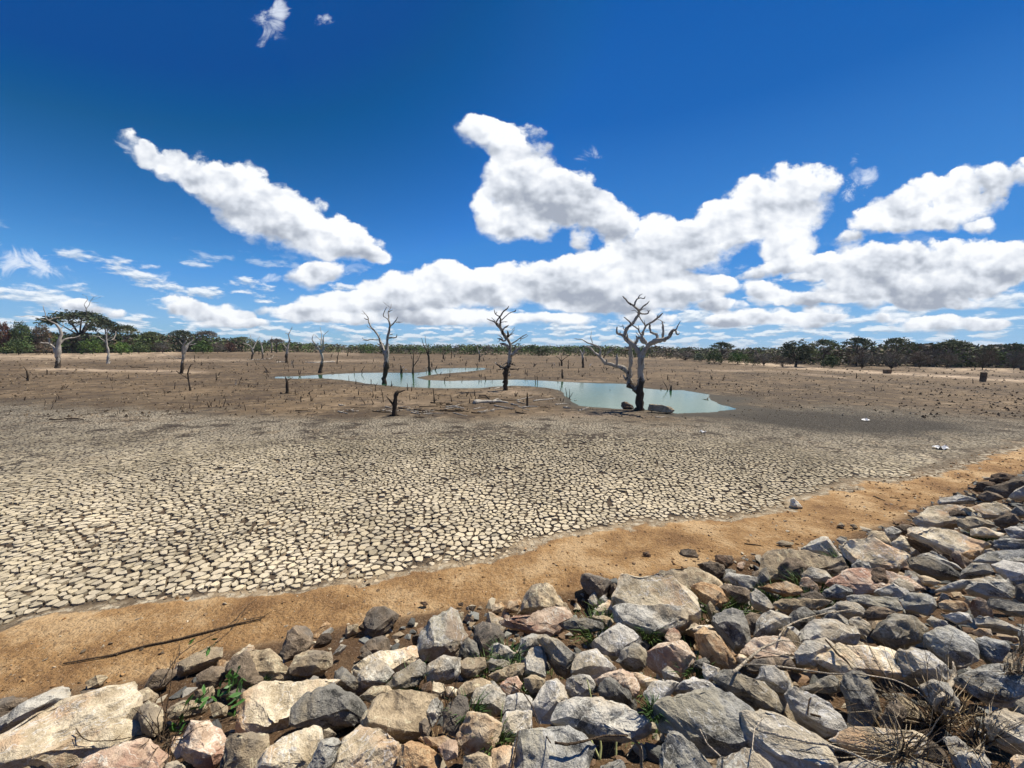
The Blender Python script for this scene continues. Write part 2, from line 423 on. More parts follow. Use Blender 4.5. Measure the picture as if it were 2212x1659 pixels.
# ---- what the bed is made of, region by region (stays with the ground)
MUD_LOW = np.array([(-400,1425),(0,1368),(150,1335),(300,1303),(600,1278),(700,1262),(900,1225),(1100,1188),(1300,1158),(1500,1120),(1700,1085),(1800,1060),(1950,1028),(2100,990),(2212,962),(2500,900)], float)
MUD_TOP = np.array([(-400,862),(0,872),(300,888),(600,900),(1000,903),(1250,900),(1420,908),(1600,900),(1800,880),(2000,893),(2212,905),(2500,905)], float)
def gauss(X, Y, cx, cy, rx, ry, rot=0.0):
    c, s = math.cos(R(rot)), math.sin(R(rot))
    u = (X - cx) * c + (Y - cy) * s; v = -(X - cx) * s + (Y - cy) * c
    return np.exp(-(u / rx) ** 2 - (v / ry) ** 2)
def strip(X, Y, pts, w):
    pts = np.array(pts, float)
    yy = np.interp(X, pts[:, 0], pts[:, 1])
    ends = sstep(X, pts[0, 0], pts[0, 0] + 60) * sstep(X, pts[-1, 0], pts[-1, 0] - 60)
    return np.exp(-((Y - yy) / w) ** 2) * ends

def regions(x, y):
    """crust (pale cracked mud), sand (orange), pale (cream sand), wet (dark) weights for ground points"""
    z = np.zeros_like(x)
    X, Y, dep = proj(np.stack([x, y, z], 1))
    ok = dep > 0.3
    n1 = fbm(x, y, 0.45, 4, 1) - 0.5; n2 = fbm(x, y, 2.0, 3, 6) - 0.5
    sc = np.clip(8.0 / np.maximum(dep, 1), 0.05, 2)
    lowY = np.interp(X, MUD_LOW[:, 0], MUD_LOW[:, 1]) + 13 + (n1 * 70 + n2 * 40) * np.clip(sc, .3, 1)
    topY = np.interp(X, MUD_TOP[:, 0], MUD_TOP[:, 1]) + n1 * 26
    crust = sstep(Y, lowY + 16, lowY - 44) * sstep(Y, topY - 22, topY + 14)
    sand = sstep(Y, lowY - 26, lowY + 26)
    wb = (y > 20) & (y < 90) & (np.abs(x) < 60)
    bank = np.zeros_like(x)
    if wb.any(): bank[wb] = np.exp(-np.maximum(sdist(x[wb], y[wb], WPOLY), 0) / (0.5 + 1.0 * vnoise(x[wb], y[wb], 0.4, 6)))
    sand = np.where(ok, sand, 1.0); crust = np.where(ok, crust, 0.0)
    s = embank(x, y)[1]
    # pale sand flats and tracks in the distance
    pale = 0.9 * strip(X, Y, [(-60,776),(120,775),(300,771),(420,766)], 6.5)
    pale += 0.75 * strip(X, Y, [(-60,768),(200,766),(420,763),(640,764),(800,768)], 4)
    pale += 0.8 * strip(X, Y, [(40,797),(200,800),(330,803),(470,803)], 3.2)
    pale += 0.6 * strip(X, Y, [(300,782),(420,779),(560,779)], 2.5)
    pale += 0.5 * strip(X, Y, [(640,781),(760,780),(860,781)], 2.0)
    pale += 0.6 * strip(X, Y, [(1000,768),(1300,772),(1500,779),(1700,787),(1850,790)], 2.6)
    pale += 1.0 * strip(X, Y, [(1560,783),(1700,792),(1850,802),(2000,810),(2130,818),(2300,828)], 3.4)
    pale += 0.9 * strip(X, Y, [(1850,782),(1980,790),(2060,797),(2230,803)], 7)
    pale += 0.4 * strip(X, Y, [(1700,806),(1800,812),(1850,822),(1910,828)], 2.4)
    pale += 0.35 * strip(X, Y, [(1560,797),(1650,801),(1750,806)], 2.4) + 0.5 * strip(X, Y, [(1480,798),(1560,801),(1640,803)], 2.0)
    pale += 0.7 * strip(X, Y, [(900,818),(950,824),(1040,826),(1090,824)], 1.8) + 0.55 * strip(X, Y, [(1100,822),(1240,823),(1340,825)], 2)
    pale += 0.5 * gauss(X, Y, 1110, 848, 60, 6) + 0.35 * gauss(X, Y, 1290, 897, 120, 7) + 0.25 * gauss(X, Y, 870, 870, 90, 10)
    pale = np.clip(pale * (0.75 + 0.9 * n1), 0, 1) * (1 - sand) * np.where(ok, 1, 0)
    wet = 1.15 * gauss(X, Y, 1780, 905, 270, 30, 4) + 0.8 * gauss(X, Y, 1620, 893, 130, 13, 8) + 1.0 * gauss(X, Y, 1900, 918, 210, 20, 3)
    wet += 0.5 * gauss(X, Y, 1230, 868, 26, 16) + 0.45 * gauss(X, Y, 20, 960, 120, 40) + 0.3 * gauss(X, Y, 300, 860, 200, 14) + 0.45 * gauss(X, Y, 60, 880, 140, 16)
    wet += 0.6 * strip(X, Y, [(1200,880),(1300,888),(1440,897),(1540,897),(1620,890)], 5) + 0.7 * gauss(X, Y, 1580, 862, 60, 9)
    wet = np.clip(wet * (0.8 + 0.9 * n1) + 0.9 * bank, 0, 1) * (1 - sand) * np.where(ok, 1, 0)
    return crust, sand, pale, wet, s, n1, n2

C_BROWN = np.array((0.118, 0.082, 0.046)); C_CRUST = np.array((0.43, 0.37, 0.27)); C_SAND = np.array((0.34, 0.20, 0.09))
C_PALE = np.array((0.55, 0.42, 0.29)); C_WET = np.array((0.058, 0.052, 0.040)); C_DARK = np.array((0.060, 0.043, 0.030)); C_SHADED_SOIL = np.array((0.085, 0.050, 0.028))
def Y_of(x, y): return proj(np.stack([x, y, 0 * x], 1))[1]
def bed_colour(x, y, plates=False):
    crust, sand, pale, wet, s, n1, n2 = regions(x, y)
    n3 = fbm(x, y, 0.12, 3, 9) - 0.5
    r = np.hypot(x, y)
    c = C_BROWN[None] * (1 + 0.9 * n3 + 0.5 * n1)[:, None]
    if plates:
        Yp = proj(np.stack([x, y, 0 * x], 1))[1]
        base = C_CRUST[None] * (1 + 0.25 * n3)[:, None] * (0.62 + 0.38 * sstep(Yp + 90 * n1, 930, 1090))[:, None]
    else: base = (C_DARK[None] * sstep(r, 20, 16)[:, None] + (C_CRUST * 0.80)[None] * sstep(r, 16, 20)[:, None] * (0.74 + 0.5 * fbm(x, y, 0.55, 3, 12))[:, None])
    m = lambda k, col, c: c * (1 - k[:, None]) + col * k[:, None]
    c = m(crust ** 2.5 if not plates else np.clip(crust * 1.2, 0, 1), base, c)
    if not plates: c = m(np.exp(-((crust - 0.45) / 0.35) ** 2) * sstep(Y_of(x, y), 1000, 1080), np.array((0.33, 0.25, 0.155))[None], c)
    c = m(pale, C_PALE[None], c)
    c = m(wet * (0.85 if plates else 0.95), C_WET[None] * (1.5 if plates else 1), c)
    c0 = c
    c = m(sand, C_SAND[None] * (1 + 0.25 * n1 + 0.25 * n2)[:, None], c) if plates else c
    edge = np.exp(-((sand - 0.35) / 0.22) ** 2) * (0.5 + n1)
    if plates: c = m(np.clip(edge * 0.9, 0, 0.8), np.array((0.50, 0.44, 0.33))[None], c)
    return np.clip(c, 0.01, 0.8), crust, sand, wet, s

# ------------------------------------------------------------------ ground
def build_ground():
    th = np.concatenate([np.linspace(-180, -66, 50)[:-1], np.linspace(-66, 66, 700), np.linspace(66, 180, 50)[1:]])
    rr = np.concatenate([[0.02], np.linspace(0.4, 3, 14), np.geomspace(3.12, 16, 110), np.geomspace(16.2, 110, 190), np.geomspace(112, 3500, 60)])
    T, RR = np.meshgrid(np.radians(th), rr)
    x = (RR * np.sin(T)).ravel(); y = (RR * np.cos(T)).ravel()
    z = height(x, y, True)
    c, crust, sand, wet, s = bed_colour(x, y)
    near = (np.hypot(x, y) < 22) & (s < 0)
    z = z - 0.045 * crust * near * sstep(np.hypot(x, y), 21, 15)
    n, k = len(rr), len(th)
    i = np.arange(n - 1)[:, None] * k + np.arange(k - 1)[None]
    F = np.stack([i, i + k, i + k + 1, i + 1], -1).reshape(-1, 4)[:, ::-1]
    def mat(t, b):
        tc = t.new('ShaderNodeTexCoord').outputs['Object']
        a = t.new('ShaderNodeAttribute', attribute_name='tint').outputs['Color']
        kk = t.new('ShaderNodeAttribute', attribute_name='kind_mix')
        cr, sd, cl = t.sep(kk.outputs['Vector'])
        p2 = t.vm('MULTIPLY', tc, (1, 1, 0))
        n1 = t.noise(p2, 3.0, 6.0, 0.65); n2 = t.noise(p2, 22.0, 5.0, 0.65); n3 = t.noise(p2, 0.35, 4.0, 0.6)
        ve = t.vor(t.vm('ADD', p2, t.vm('SCALE', t.noise(p2, 4.0, 2.0, col=True), scale=0.07)), 6.4, feature='DISTANCE_TO_EDGE')
        cell = t.vor(p2, 6.4, out='Color')
        crack = t.ss(ve, 0.03, 0.16)
        v = t.m('ADD', 0.55, t.m('ADD', t.m('MULTIPLY', n1, 0.5), t.m('MULTIPLY', n2, 0.4)))
        col = t.vm('SCALE', a, scale=v)
        # dry clods and stubble of the brown flats
        n4 = t.noise(p2, 1.1, 7.0, 0.66); n5 = t.noise(t.vm('ADD', p2, (31, 7, 0)), 0.9, 7.0, 0.66)
        clod = t.ss(t.m('ADD', n4, t.m('MULTIPLY', n3, 0.3)), 0.68, 0.80)
        dkc = t.ss(n5, 0.49, 0.38)
        flat_ = t.m('SUBTRACT', 1.0, t.m('MAXIMUM', sd, t.new('ShaderNodeAttribute', attribute_name='damp').outputs['Fac']), clamp=True)
        col = t.mix(t.m('MULTIPLY', t.m('MULTIPLY', clod, flat_), 0.55), col, (0.36, 0.27, 0.17))
        col = t.mix(t.m('MULTIPLY', t.m('MULTIPLY', dkc, flat_), 0.85), col, (0.045, 0.032, 0.022))
        n6 = t.noise(t.vm('ADD', p2, (5, 50, 0)), 0.16, 8.0, 0.72)
        col = t.mix(t.m('MULTIPLY', t.m('MULTIPLY', t.ss(n6, 0.50, 0.40), flat_), 0.6), col, (0.055, 0.038, 0.024))
        col = t.mix(t.m('MULTIPLY', t.m('MULTIPLY', t.ss(n6, 0.56, 0.66), flat_), 0.5), col, (0.26, 0.185, 0.11))
        farcrk = t.m('MULTIPLY', t.m('SUBTRACT', 1.0, crack), t.m('MULTIPLY', cr, cl))
        col = t.mix(t.m('MULTIPLY', farcrk, 0.9), col, (0.035, 0.026, 0.018))
        # sand of the bank, with a ragged salt-pale edge against the mud
        sn = t.noise(p2, 1.6, 8.0, 0.72)
        sdn = t.ss(t.m('ADD', sd, t.m('MULTIPLY', t.m('SUBTRACT', sn, 0.5), 1.5)), 0.38, 0.60)
        rim = t.m('MULTIPLY', t.ss(sd, 0.02, 0.35), t.ss(sd, 1.0, 0.6))
        col = t.mix(t.m('MULTIPLY', rim, t.ss(t.noise(p2, 5.0, 6.0, 0.75), 0.46, 0.60)), col, (0.50, 0.43, 0.31))
        s3 = t.noise(t.vm('ADD', p2, (3, 9, 0)), 0.8, 9.0, 0.70)
        scol = t.ramp(s3, [(0.38, (0.22, 0.12, 0.050)), (0.50, (0.38, 0.225, 0.095)), (0.60, (0.54, 0.365, 0.19))])
        soil = t.ss(t.new('ShaderNodeAttribute', attribute_name='slope').outputs['Fac'], 0.0, 1.0)
        scol = t.mix(t.m('MULTIPLY', soil, 0.88), scol, C_SHADED_SOIL.tolist())  # bank soil, darkened for the shade in the gaps between stones
        col = t.mix(t.m('MAXIMUM', sdn, t.ss(sd, 0.85, 1.0)), col, scol)
        # sandy bank: pebbly specks
        sp = t.ss(t.noise(p2, 32.0, 3.0, 0.6), 0.60, 0.70); sk = t.ss(t.noise(p2, 11.0, 5.0, 0.66), 0.53, 0.64)
        col = t.mix(t.m('MULTIPLY', t.m('MULTIPLY', sp, sd), 0.6), col, (0.62, 0.50, 0.36))
        col = t.mix(t.m('MULTIPLY', t.m('MULTIPLY', sk, sd), 0.5), col, (0.16, 0.092, 0.045))
        t.put(b.inputs['Base Color'], col)
        h = t.m('ADD', t.m('MULTIPLY', n1, 0.6), t.m('MULTIPLY', n2, 0.4))
        h = t.m('ADD', h, t.m('MULTIPLY', crack, t.m('MULTIPLY', cr, 0.6)))
        h = t.m('ADD', h, t.m('MULTIPLY', t.m('MULTIPLY', t.noise(p2, 11.0, 5.0, 0.66), sd), 1.6))
        bump(t, b, h, 1.0, 0.06)
    g = bpy.data.objects.new('ground', mesh_np('ground', np.stack([x, y, z], 1), F, material('dry lake bed', mat), True,
        {'tint': c, 'slope': sstep(s, -0.25, 0.5), 'damp': wet * 0.85, 'kind_mix': np.stack([crust, sand, sstep(np.hypot(x, y), 15.5, 19)], 1)}))
    link(g); g['kind'] = 'structure'
    return g
ground = build_ground()

# ------------------------------------------------------------------ water
def build_water():
    c = WPOLY.mean(0)
    x0, y0 = WPOLY.min(0) - 4; x1, y1 = WPOLY.max(0) + 4
    V = [(x0, y0, WZ), (x1, y0, WZ), (x1, y1, WZ), (x0, y1, WZ)]
    # only where the bed is lower than the water does the sheet show
    def mat(t, b):
        tc = t.new('ShaderNodeTexCoord').outputs['Object']
        n = t.noise(tc, 0.25, 4.0, 0.6)
        t.put(b.inputs['Base Color'], t.mix(n, (0.026, 0.092, 0.044), (0.040, 0.120, 0.060)))
        w = t.m('ADD', t.noise(t.vm('MULTIPLY', tc, (1, 1.6, 1)), 9.0, 4.0, 0.6), t.noise(tc, 1.5, 2.0))
        bump(t, b, w, 0.12, 0.02)
    o = bpy.data.objects.new('water', mesh_np('water', V, np.array([[0, 1, 2, 3]]), material('turbid teal water', mat, 0.07, 0.4)))
    link(o); o['kind'] = 'structure'
build_water()

# ------------------------------------------------------------------ mud plates
def build_plates():
    S = 0.150
    gx, gy = np.arange(-30, 31, S), np.arange(3.2, 19.8, S)
    nx, ny = len(gx), len(gy)
    X, Y = np.meshgrid(gx, gy)
    X0, Y0 = X, Y
    X = X + (fbm(X0, Y0, 0.5, 3, 31) - .5) * 0.9; Y = Y + (fbm(X0, Y0, 0.5, 3, 37) - .5) * 0.9
    jx = X + (rng.random(X.shape) - 0.5) * S * 1.02; jy = Y + (rng.random(X.shape) - 0.5) * S * 1.02
    cx, cy = jx.ravel(), jy.ravel()
    px, py, dep = proj(np.stack([cx, cy, np.zeros_like(cx)], 1))
    crust, sand, pale, wet, s, n1, n2 = regions(cx, cy)
    inner = np.zeros((ny, nx), bool); inner[2:-2, 2:-2] = True
    keep = inner.ravel() & (px > -260) & (px < 2480) & (crust > 0.12) & (dep > 2) & (cy < 19.3)
    keep &= rng.random(len(cx)) < sstep(crust, 0.1, 0.8) * 0.97
    fade = sstep(cy + 3 * (fbm(cx, cy, 0.3, 3, 41) - .5), 19.3, 15.5)
    keep &= rng.random(len(cx)) < fade
    idx = np.nonzero(keep)[0]
    iy, ix = idx // nx, idx % nx
    K = 10
    ang = (np.arange(K) / K * 2 * math.pi)[None] + rng.random((len(idx), 1)) * 6.28
    ux, uy = np.cos(ang), np.sin(ang)
    rad = np.full(ang.shape, S * 1.0)
    ox, oy = cx[idx], cy[idx]
    for dy in (-2, -1, 0, 1, 2):
        for dx in (-2, -1, 0, 1, 2):
            if dx == 0 and dy == 0: continue
            nxp = jx[iy + dy, ix + dx]; nyp = jy[iy + dy, ix + dx]
            ex, ey = nxp - ox, nyp - oy
            L = np.hypot(ex, ey) + 1e-9
            mxp, myp = (nxp + ox) / 2, (nyp + oy) / 2
            g1 = vnoise(mxp, myp, 1.3, 3) ** 2; g2 = vnoise(mxp, myp, 13.0, 4) ** 2
            gap = 0.0015 + 0.007 * g1 + 0.022 * g2 ** 1.6
            dot = (ux * ex[:, None] + uy * ey[:, None]) / L[:, None]
            rr = (L[:, None] / 2 - gap[:, None]) / np.maximum(dot, 1e-3)
            rad = np.where((dot > 0.05) & (rr < rad), rr, rad)
    rad = np.maximum(rad, 0.02)
    # ragged outlines
    vx = ox[:, None] + rad * ux; vy = oy[:, None] + rad * uy
    rg = 1 - 0.36 * vnoise(vx, vy, 42.0, 7) ** 2 - 0.09 * rng.random(rad.shape)
    rad = rad * rg * (0.62 + 0.38 * sstep(crust[idx], 0.3, 0.9))[:, None]
    vx = ox[:, None] + rad * ux; vy = oy[:, None] + rad * uy
    holes = sstep(fbm(ox, oy, 0.8, 3, 21), 0.50, 0.70)
    rad = rad * (1 - 0.20 * holes * rng.random(len(idx)))[:, None]
    N = len(idx)
    z0 = height(ox, oy)
    cr = crust[idx]
    lift = (rng.random(N) - 0.5) * 0.016 - 0.03 * (1 - cr)
    tilt = (rng.random((N, 2)) - 0.5) * 0.12
    top = z0[:, None] + lift[:, None] + tilt[:, :1] * (vx - ox[:, None]) + tilt[:, 1:] * (vy - oy[:, None])
    curl = 0.006 * rng.random((N, 1))
    # rings: centre, inner top ring, rim (slightly lower, rounded), foot
    ix_, iy_ = ox[:, None] + 0.72 * rad * ux, oy[:, None] + 0.72 * rad * uy
    zt_in = top * 0 + z0[:, None] + lift[:, None] + 0.72 * (top - z0[:, None] - lift[:, None]) + (vnoise(ix_, iy_, 14.0, 2) - 0.5) * 0.014
    rim = top - 0.006 + (vnoise(vx, vy, 18, 5) - .5) * 0.012 + curl
    cz = z0 + lift + (vnoise(ox, oy, 10.0, 3) - 0.5) * 0.012
    foot = z0[:, None] - 0.055 + top * 0
    V = np.concatenate([np.stack([ox, oy, cz], 1)[:, None], np.stack([ix_, iy_, zt_in], -1), np.stack([vx, vy, rim], -1), np.stack([ox[:, None] + rad * ux * 0.97, oy[:, None] + rad * uy * 0.97, foot], -1)], 1)  # N,1+3K,3
    k = np.arange(K); k1 = (k + 1) % K
    tri = np.stack([np.zeros(K, int), 1 + k, 1 + k1], 1)
    q1 = np.stack([1 + k, 1 + K + k, 1 + K + k1, 1 + k1], 1); q2 = np.stack([1 + K + k, 1 + 2 * K + k, 1 + 2 * K + k1, 1 + K + k1], 1)
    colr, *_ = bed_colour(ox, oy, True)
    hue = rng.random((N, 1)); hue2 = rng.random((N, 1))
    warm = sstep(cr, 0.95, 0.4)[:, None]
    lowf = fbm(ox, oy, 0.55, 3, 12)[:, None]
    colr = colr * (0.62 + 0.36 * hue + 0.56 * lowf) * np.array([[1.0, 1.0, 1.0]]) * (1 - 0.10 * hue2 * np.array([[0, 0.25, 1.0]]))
    colr = colr * (1 - 0.35 * (rng.random((N, 1)) < 0.10))
    def mat(t, b):
        tc = t.new('ShaderNodeTexCoord').outputs['Object']
        a = t.new('ShaderNodeAttribute', attribute_name='tint').outputs['Color']
        n1 = t.noise(tc, 9.0, 5.0, 0.65); n2 = t.noise(tc, 60.0, 4.0, 0.7)
        v = t.m('ADD', 0.50, t.m('ADD', t.m('MULTIPLY', n1, 0.55), t.m('MULTIPLY', n2, 0.45)))
        col = t.vm('SCALE', a, scale=v)
        g = t.new('ShaderNodeNewGeometry')
        st = t.ss(t.noise(tc, 5.0, 5.0, 0.7), 0.56, 0.72)
        col = t.mix(t.m('MULTIPLY', st, 0.7), col, (0.15, 0.11, 0.07))
        t.put(b.inputs['Base Color'], col)
        bump(t, b, t.m('ADD', t.m('MULTIPLY', n1, 0.7), t.m('MULTIPLY', n2, 0.3)), 0.8, 0.02)
    m = material('cracked mud crust', mat, 0.95, 0.1)
    # the 300 that show largest are parts of the ground, the rest is one part
    size = rad.mean(1) / np.maximum(dep[idx], 1) ** 1.5
    vis = (px[idx] > 10) & (px[idx] < 2200) & (cr > 0.6)
    order = np.argsort(-size * vis)
    big = set(order[:300].tolist())
    rest = np.array([i for i in range(N) if i not in big])
    for i in order[:300]:
        c0 = np.array((ox[i], oy[i], z0[i]))
        me = mesh_np('mud_plate', V[i] - c0, [tri, q1, q2], m, False, {'tint': np.repeat(colr[i:i + 1], 1 + 3 * K, 0)})
        o = bpy.data.objects.new('mud_plate', me); o.location = c0
        link(o, ground)
    base = (np.arange(len(rest)) * (1 + 3 * K))[:, None, None]
    o = bpy.data.objects.new('mud_plates', mesh_np('mud_plates', V[rest].reshape(-1, 3), [(tri[None] + base).reshape(-1, 3), (q1[None] + base).reshape(-1, 4), (q2[None] + base).reshape(-1, 4)], m, False,
        {'tint': np.repeat(colr[rest], 1 + 3 * K, 0)}))
    o['kind'] = 'stuff'
    link(o, ground)
    print('plates', N)
build_plates()

# dry clods and stubble that roughen the brown flats
def stubble():
    rg = np.random.default_rng(3)
    n = 20000
    X = rg.uniform(-250, 2460, n); Y = 905 - (905 - 772) * rg.random(n) ** 0.8
    P = np.array([flat(a, b) for a, b in zip(X, Y)])
    x, y = P[:, 0], P[:, 1]
    crust, sand, pale, wet, s, n1, n2 = regions(x, y)
    m = (sand < 0.1) & (rg.random(n) > pale) & (rg.random(n) > wet * .7) & (y < 190)
    near = (y > 20) & (y < 90) & (np.abs(x) < 60)
    d = np.full(n, 9.0); d[near] = sdist(x[near], y[near], WPOLY); m &= d > 0.4
    m &= rg.random(n) < 0.35 + 1.2 * vnoise(x, y, 0.25, 4) ** 2
    x, y = x[m], y[m]; z = height(x, y); dep = np.hypot(x, y); N = len(x)
    w = (0.025 + 0.06 * rg.random(N) ** 2) * (0.6 + dep / 50); h = w * (0.4 + 1.3 * rg.random(N) ** 2)
    k = 5; a = np.arange(k) / k * 2 * math.pi
    ring = np.stack([x[:, None] + w[:, None] * np.cos(a) * (0.6 + .8 * rg.random((N, k))), y[:, None] + w[:, None] * np.sin(a) * (0.6 + .8 * rg.random((N, k))), np.repeat(z[:, None] - 0.02, k, 1)], -1)
    top = np.stack([x + w * (rg.random(N) - .5), y + w * (rg.random(N) - .5), z + h], -1)[:, None]
    V = np.concatenate([top, ring], 1).reshape(-1, 3)
    i = np.arange(k); f = np.stack([np.zeros(k, int), 1 + i, 1 + (i + 1) % k], 1)
    F = (f[None] + (np.arange(N) * (k + 1))[:, None, None]).reshape(-1, 3)
    c = np.array([(0.10, 0.07, 0.042), (0.055, 0.04, 0.026), (0.22, 0.165, 0.105), (0.30, 0.235, 0.15)])[rg.choice(4, N, p=[.40, .34, .20, .06])] * (0.8 + .4 * rg.random((N, 1)))
    def f_(t, b):
        t.put(b.inputs['Base Color'], t.new('ShaderNodeAttribute', attribute_name='tint').outputs['Color'])
    o = bpy.data.objects.new('mud_clods', mesh_np('mud_clods', V, F, material('dry clods', f_), False, {'tint': np.repeat(c, k + 1, 0)}))
    o['kind'] = 'stuff'; COL.objects.link(o)
stubble()
